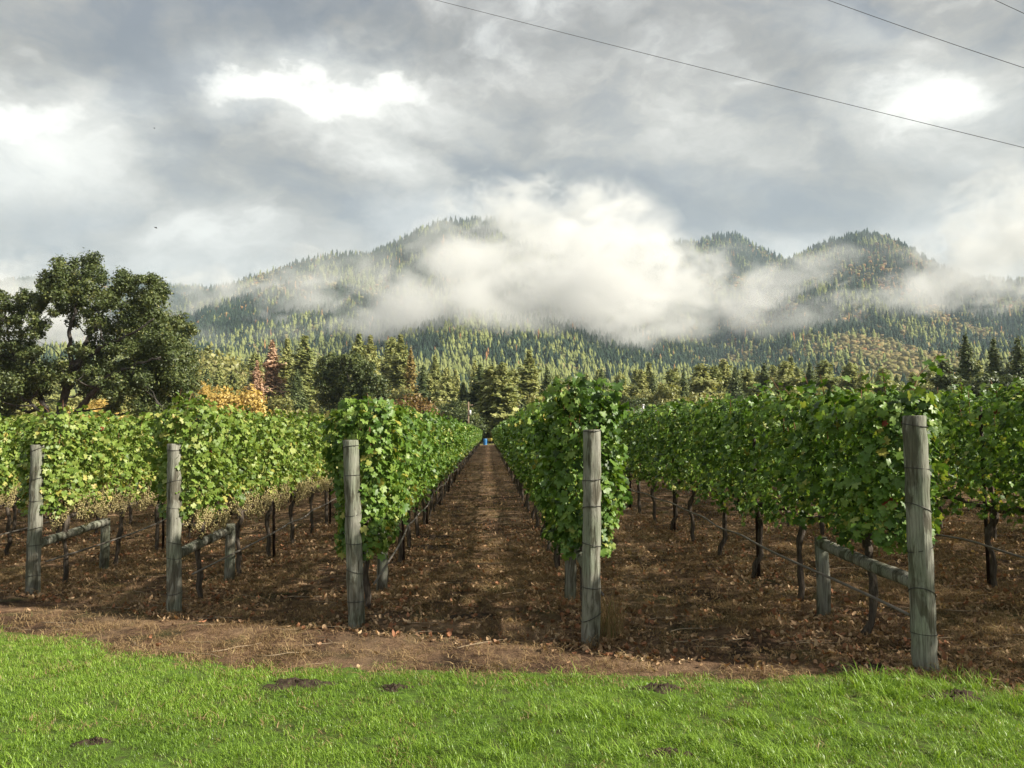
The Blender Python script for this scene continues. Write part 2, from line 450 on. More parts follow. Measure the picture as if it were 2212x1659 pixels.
def mat_lawn():
    m, N = material('lawn_soil')
    p = N.n('ShaderNodeNewGeometry').outputs['Position']
    n2 = N.n('ShaderNodeTexNoise', {'Vector': p, 'Scale': 9.0, 'Detail': 8.0, 'Roughness': 0.7}).outputs[0]
    c = N.ramp(n2, [(0.35, (0.06, 0.06, 0.025)), (0.55, (0.08, 0.14, 0.022)), (0.7, (0.12, 0.20, 0.03))])
    b = N.n('ShaderNodeBump', {'Height': n2, 'Strength': 0.8, 'Distance': 0.03})
    bs = N.n('ShaderNodeBsdfPrincipled', {'Base Color': c, 'Roughness': 0.95, 'Specular IOR Level': 0.1, 'Normal': b.outputs[0]})
    finish(N, bs.outputs[0])
    return m


def mat_hills():
    m, N = material('hill_floor')
    p = N.n('ShaderNodeNewGeometry').outputs['Position']
    n1 = N.n('ShaderNodeTexNoise', {'Vector': p, 'Scale': 0.012, 'Detail': 8.0, 'Roughness': 0.65}).outputs[0]
    c = N.ramp(n1, [(0.36, (0.03, 0.042, 0.02)), (0.5, (0.065, 0.07, 0.032)), (0.64, (0.13, 0.105, 0.055))])
    bs = N.n('ShaderNodeBsdfPrincipled', {'Base Color': c, 'Roughness': 1.0, 'Specular IOR Level': 0.0})
    finish(N, bs.outputs[0])
    return m


# ------------------------------------------------------------------ ground
def rough_z(x, y):
    z = ground_z(x, y)
    near = np.exp(-np.maximum(np.hypot(x, y) - 25, 0) / 20)
    return z + near * (0.035 * fbm(x * 0.8, y * 0.8, 3, 5) + 0.018 * fbm(x * 4.0, y * 4.0, 3, 9))


def polar_sheet(name, mat, ang, rad, zf, kind='structure'):
    A, R = np.meshgrid(ang, rad)
    X, Y = R * np.sin(A), R * np.cos(A)
    Z = zf(X, Y)
    v = np.stack([X, Y, Z], -1).reshape(-1, 3)
    n, k = A.shape
    i = np.arange(n * k).reshape(n, k)
    f = np.stack([i[:-1, :-1], i[:-1, 1:], i[1:, 1:], i[1:, :-1]], -1).reshape(-1, 4)[:, ::-1]
    return obj(name, np_mesh(name, v, f, mat, smooth=True), kind=kind)


rad = np.concatenate([[0.05], np.geomspace(1.0, 4.0, 20)[:-1], np.geomspace(4.0, 40, 260)[:-1], np.geomspace(40, 9000, 60)])
ang = np.concatenate([np.linspace(-math.pi, -0.95, 30)[:-1], np.linspace(-0.95, 0.95, 420)[:-1], np.linspace(0.95, math.pi, 30)])
polar_sheet('ground', mat_ground(), ang, rad, rough_z)

# lawn in front of the rows; its edge is read off the picture on the ground plane
edge_px = [(-500, 1330), (-200, 1352), (0, 1371), (110, 1383), (240, 1414), (450, 1432), (700, 1449), (1000, 1453), (1300, 1456),
           (1650, 1466), (1950, 1474), (2212, 1487), (2500, 1500), (2900, 1520)]
edge = np.array([ground_hit(*p)[:2] for p in edge_px])


def lawn_edge(x):
    return np.interp(x, edge[:, 0], edge[:, 1]) + 0.26 * fbm(np.asarray(x) * 1.3, np.asarray(x) * 0 + 3.3, 4, 21)


def lawn_z(x, y):
    d = lawn_edge(x) - y
    return rough_z(x, y) + 0.035 * np.clip(d / 0.35, -1, 1) + 0.006


lx = np.linspace(edge[0, 0], edge[-1, 0], 260)
ly = np.linspace(0, 1, 90)
LX, LT = np.meshgrid(lx, ly)
LY = -6 + (lawn_edge(lx)[None] + 0.1 + 6) * (1 - (1 - LT) ** 1.6)
lv = np.stack([LX, LY, lawn_z(LX, LY)], -1).reshape(-1, 3)
ii = np.arange(LX.size).reshape(LX.shape)
lf = np.stack([ii[:-1, :-1], ii[:-1, 1:], ii[1:, 1:], ii[1:, :-1]], -1).reshape(-1, 4)
obj('lawn', np_mesh('lawn', lv, lf, mat_lawn(), smooth=True), kind='structure')

# ------------------------------------------------------------------ hills
RIDGES = [  # depth of the crest, depth of the foot, crest line in the picture
    (2300, 620, [(-600, 740), (-200, 740), (300, 712), (380, 660), (440, 632), (500, 618), (640, 572), (720, 556), (800, 553), (870, 522), (940, 488),
                 (1005, 480), (1080, 482), (1160, 498), (1260, 540), (1360, 600), (1500, 690), (1700, 770), (2000, 840), (2900, 860)]),
    (3400, 1900, [(-900, 600), (-300, 592), (0, 608), (60, 606), (200, 602), (360, 616), (440, 624), (520, 655), (700, 760), (900, 900), (2900, 900)]),
    (3100, 1500, [(-600, 900), (1100, 900), (1200, 700), (1300, 570), (1380, 532), (1440, 525), (1500, 525), (1560, 510), (1590, 508), (1640, 535),
                  (1690, 558), (1760, 575), (1900, 640), (2100, 720), (2900, 850)]),
    (2300, 680, [(-600, 900), (1200, 860), (1350, 790), (1480, 735), (1580, 680), (1650, 615), (1700, 570), (1730, 553), (1760, 537), (1830, 515),
                 (1880, 507), (1930, 522), (1990, 557), (2045, 588), (2110, 605), (2212, 612), (2400, 590), (2900, 600)]),
    (950, 430, [(-900, 770), (0, 775), (430, 772), (520, 790), (700, 815), (850, 790), (960, 782), (1100, 800), (1350, 825), (1600, 820), (1750, 800),
                (1900, 780), (2050, 776), (2212, 765), (2900, 760)]),
]
RID = []
for D, Y0, pts in RIDGES:
    rr = [ray(*p) for p in pts]
    RID.append((D, Y0, np.array([r[0] for r in rr]), np.array([max(r[1], 0.0) for r in rr])))


def hill_z(x, y):
    x, y = np.asarray(x, float), np.asarray(y, float)
    u = x / np.maximum(y, 1)
    z = np.full(np.broadcast(x, y).shape, -30.0)
    gul = fbm(x / 260, y / 420, 5, 31, 0.55)
    for i, (D, Y0, us, ss) in enumerate(RID):
        top = np.interp(u, us, ss) * D
        t = (y - Y0) / (D - Y0)
        rampv = np.where(t < 1, np.clip(t, 0, 1) ** 1.15, np.clip(1 - (t - 1) * 1.3, 0, 1))
        g = top * rampv * (1 + 0.20 * gul * np.clip(1 - rampv, 0, 1) ** 0.7 * np.where(t < 1, 1, 0))
        g = np.where(t < 0, -30 * np.clip(-t * 3, 0, 1), g)
        z = np.maximum(z, g)
    return z + CAM_H


hu = np.linspace(-0.95, 0.95, 420)
hy = np.concatenate([np.linspace(400, 1100, 60), np.linspace(1100, 2400, 90)[1:], np.linspace(2400, 4300, 40)[1:]])
HU, HY = np.meshgrid(hu, hy)
HX = HU * HY
hv = np.stack([HX, HY, hill_z(HX, HY)], -1).reshape(-1, 3)
ii = np.arange(HX.size).reshape(HX.shape)
hf = np.stack([ii[:-1, :-1], ii[:-1, 1:], ii[1:, 1:], ii[1:, :-1]], -1).reshape(-1, 4)
obj('hills', np_mesh('hills', hv, hf, mat_hills(), smooth=True), kind='structure')


# ------------------------------------------------------------------ scattering of uncountable stuff
def scatter(name, pos, rot, scl, idx, protos, kind='stuff', label=None):
    """pos (n,3), rot (n,3), scl (n,), idx (n,) into protos (meshes)"""
    c = bpy.data.collections.new(name + '_source')
    for k, me in enumerate(protos):
        po = bpy.data.objects.new('%s_%02d' % (name, k), me)
        c.objects.link(po)
    me = bpy.data.meshes.new(name)
    me.vertices.add(len(pos))
    me.vertices.foreach_set('co', np.asarray(pos, dtype=np.float32).ravel())
    a = me.attributes.new('rot', 'FLOAT_VECTOR', 'POINT')
    a.data.foreach_set('vector', np.asarray(rot, dtype=np.float32).ravel())
    a = me.attributes.new('scl', 'FLOAT_VECTOR', 'POINT')
    scl = np.asarray(scl, dtype=np.float32)
    if scl.ndim == 1:
        scl = np.repeat(scl[:, None], 3, 1)
    a.data.foreach_set('vector', scl.ravel())
    a = me.attributes.new('idx', 'INT', 'POINT')
    a.data.foreach_set('value', np.asarray(idx, dtype=np.int32))
    ng = bpy.data.node_groups.new(name, 'GeometryNodeTree')
    ng.interface.new_socket('Geometry', in_out='INPUT', socket_type='NodeSocketGeometry')
    ng.interface.new_socket('Geometry', in_out='OUTPUT', socket_type='NodeSocketGeometry')
    gi, go = ng.nodes.new('NodeGroupInput'), ng.nodes.new('NodeGroupOutput')
    m2p = ng.nodes.new('GeometryNodeMeshToPoints')
    iop = ng.nodes.new('GeometryNodeInstanceOnPoints')
    ci = ng.nodes.new('GeometryNodeCollectionInfo')
    ci.inputs[0].default_value = c
    ci.inputs[1].default_value = True
    ci.inputs[2].default_value = True

    def attr(nm, typ):
        nd = ng.nodes.new('GeometryNodeInputNamedAttribute')
        nd.data_type = typ
        nd.inputs[0].default_value = nm
        return nd.outputs[0]
    L = ng.links.new
    L(gi.outputs[0], m2p.inputs[0])
    L(m2p.outputs[0], iop.inputs['Points'])
    L(ci.outputs[0], iop.inputs['Instance'])
    iop.inputs['Pick Instance'].default_value = True
    L(attr('idx', 'INT'), iop.inputs['Instance Index'])
    L(attr('rot', 'FLOAT_VECTOR'), iop.inputs['Rotation'])
    L(attr('scl', 'FLOAT_VECTOR'), iop.inputs['Scale'])
    L(iop.outputs[0], go.inputs[0])
    o = obj(name, me, kind=kind, label=label)
    md = o.modifiers.new('scatter', 'NODES')
    md.node_group = ng
    return o


# ------------------------------------------------------------------ tree builders
def rand_dirs(n, r):
    d = r.normal(size=(n, 3))
    return d / np.linalg.norm(d, axis=1)[:, None]


def leaf_cards(pos, nrm, size, r, aspect=1.5, fold=0.25):
    """small folded leaf sprays: 4 verts, 2 tris each, at pos with normals nrm"""
    n = len(pos)
    t = rand_dirs(n, r)
    t -= (t * nrm).sum(1)[:, None] * nrm
    t /= np.linalg.norm(t, axis=1)[:, None] + 1e-9
    b = np.cross(nrm, t)
    size = np.broadcast_to(size, n)[:, None]
    a0 = pos - t * size * 0.5 * aspect
    a1 = pos + t * size * 0.5 * aspect + nrm * size * fold * r.normal(size=(n, 1))
    b0 = pos - b * size * 0.5 - nrm * size * fold
    b1 = pos + b * size * 0.5 - nrm * size * fold
    v = np.stack([a0, b0, a1, b1], 1).reshape(-1, 3)
    i = np.arange(n)[:, None] * 4
    f = np.concatenate([i + [0, 1, 2], i + [0, 2, 3]], 0)
    return v, f


def crown_from_clumps(geo, centers, radii, density, size, r, flat=0.8, tint_spread=0.18, spread=1.0):
    for c, rd in zip(centers, radii):
        n = max(12, int(density * rd * rd))
        d = rand_dirs(n, r)
        rr = rd * (0.35 + 0.75 * r.random(n) ** 0.6) * (1 + (spread - 1) * r.random(n) ** 2)
        # lumpy outline
        ph = r.random(3) * 6
        rr *= 1 + 0.25 * np.sin(3 * d[:, 0] * 2 + ph[0]) * np.sin(3 * d[:, 1] * 2 + ph[1]) + 0.15 * np.sin(7 * d[:, 2] + ph[2])
        p = np.asarray(c) + d * rr[:, None] * np.array([1, 1, flat])
        nr = d + 0.8 * rand_dirs(n, r) + np.array([0, 0, 0.4])
        nr /= np.linalg.norm(nr, axis=1)[:, None]
        v, f = leaf_cards(p, nr, size * (0.6 + 0.8 * r.random(n)), r)
        base = 0.5 + tint_spread * r.normal()
        t = np.clip(base + 0.16 * r.normal(size=n), 0, 1)
        geo.add(v, f, np.repeat(t, 4))


def round_tree(seed, h, w, mat, trunk_mat, size=0.3, dens=55, clumps=46, trunk_frac=0.25, flat=0.85):
    """returns (trunk mesh, crown mesh) of a broadleaf tree of height h, crown width w"""
    r = np.random.default_rng(seed)
    ch = h * (1 - trunk_frac)
    cz = h * trunk_frac + ch * 0.5
    cs, rs = [], []
    for k in range(clumps):
        d = rand_dirs(1, r)[0]
        if d[2] < -0.5:
            d[2] *= -0.6
        q = 0.45 + 0.45 * r.random()
        taper = 1 - 0.25 * max(d[2], 0)
        cs.append(np.array([d[0] * w * 0.5 * q * taper, d[1] * w * 0.5 * q * taper, cz + d[2] * ch * 0.5 * q]))
        rs.append(w * (0.11 + 0.09 * r.random()))
    g = Geo()
    crown_from_clumps(g, cs, rs, dens, size, r, flat)
    tk = Geo()
    trunk_top = np.array([0, 0, cz + ch * 0.15])
    tk.tube([[0, 0, -0.3], [0.1, 0, h * 0.1], [0.05, 0.1, cz - ch * 0.2], trunk_top], [h * 0.035, h * 0.028, h * 0.02, h * 0.008], 7)
    for c in cs[::2]:
        s = np.array([0.05, 0.05, h * trunk_frac * (0.6 + 0.6 * r.random())])
        mid = (s + c) / 2 + np.array([0, 0, 0.05 * h]) * r.normal()
        tk.tube([s, mid, c], [h * 0.012, h * 0.008, h * 0.003], 5, cap=False)
    return tk.mesh('trunk', trunk_mat, True), g.mesh('crown', mat)


def conifer(seed, h, w, mat, trunk_mat, whorls=34, per=7, irregular=0.3, bare=0.10, mats2=None, split=0.55, spray=0.42, power=0.75):
    """returns trunk mesh and crown mesh of a conifer with drooping whorls of needle sprays"""
    r = np.random.default_rng(seed)
    P, Nn, S, T, H = [], [], [], [], []
    for k in range(whorls):
        t = bare + (1 - bare) * (k + r.random()) / whorls
        z = t * h
        L = w * 0.5 * (1 - t) ** power * (1.0 + irregular * r.normal()) + 0.03 * w
        L = max(L, 0.05 * w)
        nb = per + int(r.integers(-2, 2))
        ph = r.random() * 6.28
        for j in range(nb):
            a = ph + j * 6.283 / nb + 0.35 * r.normal()
            Lb = L * (0.7 + 0.5 * r.random())
            ns = max(3, int(4 + Lb / (h * 0.011)))
            s = (np.arange(ns) + 0.7 * r.random(ns)) / ns
            s = 0.18 + 0.82 * s
            dz = (0.10 - 0.28 * (1 - t)) * Lb * s + 0.16 * Lb * s ** 2
            lat = 0.16 * Lb * r.normal(size=ns) * s
            x = np.cos(a) * Lb * s - np.sin(a) * lat
            y = np.sin(a) * Lb * s + np.cos(a) * lat
            P.append(np.stack([x, y, z + dz + 0.016 * h * r.normal(size=ns)], 1))
            nn = np.stack([np.cos(a) * 0.45 + 0.4 * r.normal(size=ns), np.sin(a) * 0.45 + 0.4 * r.normal(size=ns), 0.8 + 0.3 * r.random(ns)], 1)
            Nn.append(nn)
            S.append((0.55 + 0.5 * r.random(ns)) * spray * (0.045 * h + 0.35 * Lb * (1.05 - 0.5 * s)))
            T.append(np.clip(0.5 + 0.16 * r.normal() + 0.14 * r.normal(size=ns) + 0.12 * (s - 0.5), 0, 1))
    P, Nn, S, T = np.concatenate(P), np.concatenate(Nn), np.concatenate(S), np.concatenate(T)
    Nn /= np.linalg.norm(Nn, axis=1)[:, None]
    v, f = leaf_cards(P, Nn, S, r, aspect=1.7, fold=0.22)
    if mats2 is None:
        me = np_mesh('crown', v, f, mat, tint=np.repeat(T, 4))
    else:
        hz = P[:, 2] / h + 0.08 * r.normal(size=len(P))
        fm = np.tile((hz > split).astype(int), 2)
        me = np_mesh('crown', v, f, mat, tint=np.repeat(T, 4), mats=[mat, mats2], fmat=fm)
    tk = Geo()
    tk.tube([[0, 0, -0.5], [0, 0, h * 0.3], [0, 0, h * 0.97]], [h * 0.016, h * 0.012, h * 0.002], 7)
    return tk.mesh('trunk', trunk_mat, True), me


def tree(name, label, pair, loc, scale=1.0, rotz=0.0, cat='tree', group=None):
    e = obj(name, None, loc=loc, rot=(0, 0, rotz), label=label, cat=cat, group=group)
    e.scale = (scale, scale, scale) if np.isscalar(scale) else scale
    obj('trunk', pair[0], e)
    obj('crown', pair[1], e)
    return e


# ------------------------------------------------------------------ forest on the hills (uncountable)
def far_conifer(seed, mat, w=0.30, tiers=5, seg=6):
    r = np.random.default_rng(seed)
    g = Geo()
    for k in range(tiers):
        t0 = 0.05 + 0.85 * k / tiers
        t1 = min(1.0, t0 + 1.55 / tiers)
        R = w * 0.5 * (1 - t0) ** 0.8
        th = np.linspace(0, 2 * math.pi, seg, endpoint=False) + r.random()
        rr = R * (0.55 + 0.8 * r.random(seg))
        v = np.stack([rr * np.cos(th), rr * np.sin(th), np.full(seg, t0) + 0.04 * r.normal(size=seg)], 1)
        v = np.concatenate([v, [[0.01 * r.normal(), 0.01 * r.normal(), t1]]])
        k_ = np.arange(seg)
        g.add(v, np.stack([k_, (k_ + 1) % seg, np.full(seg, seg)], 1), np.clip(0.5 + 0.2 * r.normal(size=seg + 1), 0, 1))
    return g.mesh('far_conifer', mat)


def far_round(seed, mat):
    r = np.random.default_rng(seed)
    g = Geo()
    nlat, nlon = 5, 8
    for c in range(4):
        ctr = np.array([0.22 * r.normal(), 0.22 * r.normal(), 0.5 + 0.14 * r.normal()])
        R = 0.30 + 0.1 * r.random()
        th = np.linspace(0.0, math.pi, nlat)
        ph = np.linspace(0, 2 * math.pi, nlon, endpoint=False)
        T_, P_ = np.meshgrid(th, ph, indexing='ij')
        rr = R * (1 + 0.22 * r.normal(size=T_.shape))
        v = np.stack([rr * np.sin(T_) * np.cos(P_), rr * np.sin(T_) * np.sin(P_), rr * np.cos(T_)], -1).reshape(-1, 3) + ctr
        i = np.arange(nlat * nlon).reshape(nlat, nlon)
        q = np.stack([i[:-1], np.roll(i[:-1], -1, 1), np.roll(i[1:], -1, 1), i[1:]], -1).reshape(-1, 4)
        g.add(v, q, np.clip(0.5 + 0.2 * r.normal() + 0.1 * r.normal(size=len(v)), 0, 1))
    return g.mesh('far_round', mat)


far_protos = [far_conifer(1, M['far_fir'], 0.38, 6, 7), far_conifer(2, M['far_fir'], 0.46, 5, 7), far_conifer(3, M['far_pine'], 0.44, 6, 7), far_conifer(4, M['far_pine'], 0.54, 5, 7),
              far_round(5, M['far_oak']), far_round(6, M['far_oak']), far_round(7, M['far_orange']), far_round(8, M['far_brown']), far_conifer(9, M['far_orange'], 0.3)]
NF = 165000
fu = rng.uniform(-0.80, 0.80, NF)
fy = np.sqrt(rng.uniform(430 ** 2, 3450 ** 2, NF))
fy = np.where(rng.random(NF) < 0.35, rng.uniform(430, 1500, NF), fy)
fx = fu * fy
fz = hill_z(fx, fy)
# keep only the slopes that face the vineyard
samp = np.linspace(0.25, 0.985, 40)
mx = np.full(NF, -1.0)
for s in samp:
    mx = np.maximum(mx, (hill_z(fx * s, fy * s) - CAM_H) / (fy * s))
vis = (fz + 26 - CAM_H) / fy > mx
vis &= fz > 0.5
fx, fy, fz, fu = fx[vis], fy[vis], fz[vis], fu[vis]
NF = len(fx)
n1 = fbm(fx / 170, fy / 260, 4, 51)
n2 = fbm(fx / 60, fy / 90, 3, 52)
q = rng.random(NF)
cidx = np.where(rng.random(NF) < 0.12 + 1.1 * n2 + 0.75 * np.clip((1250 - fy) / 700, 0, 1), 2, 0) + (rng.random(NF) < 0.5)
elev = (fz - CAM_H) / fy
warm = 0.02 + 0.8 * n1 + 0.6 * n2 + 0.25 * np.clip((1200 - fy) / 700, 0, 1)
rightlow = np.exp(-((fu - 0.45) / 0.22) ** 2) * np.exp(-((elev - 0.11) / 0.06) ** 2)
righttop = np.exp(-((fu - 0.50) / 0.10) ** 2) * np.exp(-((elev - 0.22) / 0.05) ** 2)
lefttop = np.exp(-((fu + 0.30) / 0.12) ** 2) * np.exp(-((elev - 0.20) / 0.03) ** 2)
warm = warm + 0.55 * rightlow + 0.45 * righttop + 0.35 * lefttop
broad = rng.random(NF) < warm
kind_b = np.where(q < 0.55 - 0.25 * righttop, 4 + (rng.random(NF) < 0.5), np.where(q < 0.74, 6, 7))
fi = np.where(broad, kind_b, cidx)
fi = np.where((~broad) & (rng.random(NF) < 0.012), 8, fi)
hgt = np.where(broad, rng.uniform(5, 11, NF), (7 + 21 * rng.random(NF) ** 1.4) * (0.75 + 0.25 * np.clip(fy / 1500, 0, 1)))
scl = np.stack([hgt * np.where(broad, 1.15, 1.0), hgt * np.where(broad, 1.15, 1.0), hgt], 1)
scatter('hillside_forest', np.stack([fx, fy, fz - 0.6], 1), np.stack([np.zeros(NF), np.zeros(NF), rng.random(NF) * 6.28], 1), scl, fi, far_protos,
        label='dense mixed conifer and oak forest covering the misty hillsides')

# ------------------------------------------------------------------ valley woodland behind the tree line (uncountable)
con_fir = [conifer(100 + k, 20, 7.0 + k % 2, M['fir'], M['pine_bark'], whorls=46, per=10, spray=0.40) for k in range(3)]
con_pine = [conifer(110 + k, 20, 8.0 + 1.5 * (k % 2), M['pine'], M['pine_bark'], whorls=42, per=10, irregular=0.42, spray=0.46, power=0.6, bare=0.05) for k in range(3)]
con_tall = [conifer(120 + k, 22, 5.8, M['pine'], M['pine_bark'], whorls=48, per=10, irregular=0.38, spray=0.46, power=0.55, bare=0.05) for k in range(2)]
con_top = conifer(130, 21, 6.5, M['pine'], M['pine_bark'], mats2=M['dead'], split=0.5, whorls=46, per=10, spray=0.42)
con_dead = conifer(131, 14, 4.5, M['dead'], M['pine_bark'], whorls=42, per=10, spray=0.42)
con_gold = conifer(132, 20, 5.0, M['gold'], M['pine_bark'], irregular=0.4, whorls=44, per=10, spray=0.42)
con_dense = conifer(133, 16, 9.0, M['fir'], M['pine_bark'], whorls=40, per=10, irregular=0.25, spray=0.45, power=0.5, bare=0.03)
rnd_olive = [round_tree(140 + k, 10, 10, M['olive_tree'], M['bark'], size=0.42, dens=42, clumps=34, trunk_frac=0.12) for k in range(3)]
rnd_dark = [round_tree(150 + k, 10, 11, M['oak'], M['bark'], size=0.36, dens=60, clumps=44, trunk_frac=0.16) for k in range(2)]
rnd_yellow = [round_tree(160 + k, 9, 11, M['yellow_tree'], M['bark'], size=0.36, dens=60, clumps=44, trunk_frac=0.10) for k in range(2)]
rnd_brown = round_tree(170, 7, 10, M['brown_tree'], M['bark'], size=0.33, dens=60, clumps=40, trunk_frac=0.08)

wood = [p[1] for p in con_fir + con_pine + con_tall] + [p[1] for p in rnd_olive] + [con_gold[1], rnd_yellow[0][1], rnd_dark[0][1]]
NW = 1500
wy = rng.uniform(215, 520, NW)
wx = rng.uniform(-0.80, 0.80, NW) * wy
wi = rng.choice(len(wood), NW, p=np.array([1, 1, 1, 5, 5, 5, 4, 4, 6, 6, 6, 0.6, 0.6, 0.5]) / np.sum([1, 1, 1, 5, 5, 5, 4, 4, 6, 6, 6, 0.6, 0.6, 0.5]))
wz = ground_z(wx, wy)
scatter('valley_woodland', np.stack([wx, wy, wz - 0.4], 1), np.stack([np.zeros(NW), np.zeros(NW), rng.random(NW) * 6.28], 1),
        rng.uniform(0.6, 1.05, NW), wi, wood, label='mixed valley woodland between the treeline and the hills')

# ------------------------------------------------------------------ trees of the tree line, one by one
TREELINE = 'trees of the line beyond the vineyard'
L_FIR = 'dark green fir in the treeline'
L_PINE = 'sunlit yellow-green pine in the treeline'
L_TALL = 'tall slender pine rising above the treeline'
L_OLIVE = 'rounded olive-green broadleaf tree'
L_DARK = 'low dark broadleaf tree'


def landmark(px):
    for lim, t in ((430, 'behind the huge oak'), (600, 'behind the golden-yellow tree'), (700, 'between the salmon-brown conifer and the compact oak'), (880, 'behind the compact dark oak'),
                   (1000, 'behind the russet-brown tree'), (1120, 'above the end of the dirt lane'), (1340, 'behind the leaf-wrapped end post'),
                   (1500, 'behind the grey-roofed cottage'), (1700, 'between the grey-roofed cottage and the pale end post'), (2020, 'behind the row of the pale end post')):
        if px < lim:
            return t
    return 'below the tall open conifers'


def put(pair, h0, px, top, D, name, label, group=TREELINE, wide=1.0, seed=None):
    if group == TREELINE:
        label = label + ' ' + landmark(px)
        group = 'trees beyond the vineyard'
    base_x, _ = ray(px, 900)
    x = base_x * D
    z0 = float(ground_z(x, D))
    ztop = at(px, top, D).z
    s = (ztop - z0) / h0
    tree(name, label, pair, (x, D, z0), (s * wide, s * wide, s), rotz=random.random() * 6.28, group=group)


for k, (px, top, D, typ, wd) in enumerate([
        (618, 737, 185, 'tall', 1.0), (655, 728, 178, 'tall', 1.1), (548, 765, 200, 'pine', 0.8), (690, 772, 205, 'pine', 0.9), (640, 800, 170, 'fir', 0.9),
        (773, 724, 200, 'tall', 0.95), (798, 729, 190, 'tall', 1.0), (845, 733, 205, 'pine', 0.8), (864, 727, 195, 'tall', 1.1), (913, 790, 165, 'fir', 1.1),
        (939, 771, 180, 'tall', 0.9), (925, 812, 170, 'pine', 1.0), (964, 796, 165, 'pine', 0.9), (984, 800, 190, 'tall', 0.8), (1000, 828, 150, 'fir', 1.2),
        (1025, 781, 185, 'tall', 0.7), (1037, 790, 150, 'fir', 1.25), (1062, 790, 146, 'pine', 1.3), (1085, 785, 143, 'pine', 1.15), (1108, 800, 175, 'pine', 1.0),
        (1143, 760, 160, 'tall', 1.2), (1182, 796, 165, 'fir', 1.0), (1205, 812, 175, 'pine', 0.9), (1235, 815, 190, 'pine', 1.0), (1265, 808, 200, 'pine', 1.0),
        (1300, 800, 190, 'fir', 1.0), (1340, 806, 185, 'pine', 1.1), (1387, 800, 180, 'pine', 1.0), (1412, 812, 170, 'fir', 0.9), (1450, 800, 185, 'pine', 1.1),
        (1478, 803, 170, 'fir', 1.0), (1516, 788, 175, 'pine', 1.2), (1545, 792, 182, 'pine', 1.0), (1565, 779, 190, 'pine', 1.1), (1590, 795, 170, 'fir', 1.0),
        (1615, 796, 180, 'pine', 1.1), (1653, 789, 165, 'fir', 1.3), (1698, 783, 175, 'pine', 1.1), (1725, 795, 180, 'pine', 1.1), (1752, 785, 170, 'fir', 1.1),
        (1782, 781, 176, 'pine', 1.2), (1839, 784, 180, 'pine', 1.2), (1865, 805, 170, 'pine', 1.0), (1911, 797, 175, 'pine', 1.0), (1940, 812, 185, 'fir', 1.0),
        (1975, 806, 180, 'pine', 1.0), (2013, 800, 165, 'pine', 0.8), (500, 800, 210, 'pine', 0.9), (470, 790, 220, 'tall', 0.9), (445, 800, 200, 'fir', 0.9)]):
    if typ == 'tall':
        put(con_tall[k % 2], 22, px, top, D, 'pine_tree', L_TALL, wide=wd)
    elif typ == 'fir':
        put(con_fir[k % 3], 20, px, top, D, 'fir_tree', L_FIR, wide=wd)
    else:
        put(con_pine[k % 3], 20, px, top, D, 'pine_tree', L_PINE, wide=wd)

put(con_top, 21, 585, 741, 180, 'conifer', 'tall conifer whose upper half has turned salmon-brown', None, 1.25)
put(con_dead, 14, 553, 784, 168, 'conifer', 'small dead conifer wholly covered in rust-red needles', None, 1.1)
put(con_gold, 20, 886, 754, 190, 'conifer', 'slender conifer with golden foliage behind the treeline', None, 0.9)
put(con_dense, 16, 2044, 781, 120, 'fir_tree', 'dense dark cone-shaped fir beside the tall open conifers', None, 0.9)
L_OPEN = 'tall dark open-branched conifer above the far vine row'
for px, top, D in ((2092, 724, 135), (2153, 733, 132), (2206, 730, 130)):
    put(con_fir[0], 20, px, top, D, 'conifer', L_OPEN, 'tall open conifers', 0.95)
for k, (px, top, D, wd) in enumerate([(735, 790, 200, .9), (600, 850, 160, .9), (700, 850, 165, .8), (870, 835, 170, .9), (955, 860, 160, .8), (1210, 838, 150, 1.0), (1170, 850, 150, .8), (1440, 822, 150, 0.8),
                                  (1490, 850, 150, 1.0), (1395, 845, 155, .9), (1540, 845, 160, 1), (1700, 840, 160, 1), (1800, 845, 160, 1), (480, 840, 190, 1), (30, 850, 140, 1.2), (200, 850, 150, 1.2), (300, 840, 160, 1.2), (445, 752, 330, .7), (470, 762, 300, .75), (500, 770, 290, .75), (530, 782, 280, .8), (455, 790, 250, .8), (490, 805, 235, .9), (525, 812, 230, .8), (620, 815, 215, .8), (690, 800, 225, .7), (720, 830, 200, .8)]):
    put(rnd_olive[k % 3], 10, px, top, D, 'broadleaf_tree', L_OLIVE, wide=wd)
for k, (px, top, D, wd) in enumerate([(985, 868, 140, 1.1), (945, 880, 145, 1.0), (1120, 872, 150, 1.0), (1375, 862, 140, 1.1), (1420, 872, 138, 1), (1470, 868, 140, 1.1), (1530, 872, 140, 1.1), (1590, 862, 142, 1.2),
                                  (1650, 865, 140, 1.1), (1730, 868, 140, 1.2), (2125, 812, 120, 1.1), (2190, 815, 118, 1.0), (1195, 876, 150, 1.2), (1085, 880, 150, 1.2), (1010, 892, 140, 1.2)]):
    put(rnd_dark[k % 2], 10, px, top, D, 'broadleaf_tree', L_DARK, wide=wd)
put(rnd_yellow[0], 9, 508, 838, 135, 'yellow_tree', 'wide rounded golden-yellow tree beside the big oak', None, 0.88)
put(rnd_yellow[1], 9, 437, 838, 142, 'yellow_tree', 'narrow golden-yellow tree half hidden by the big oak', None, 0.5)
put(rnd_yellow[1], 9, 215, 872, 120, 'yellow_tree', 'low golden-yellow bush seen beneath the big oak limbs', None, 1.1)
put(rnd_brown, 7, 890, 856, 125, 'brown_tree', 'low rounded russet-brown tree behind the vine row', None, 0.88)


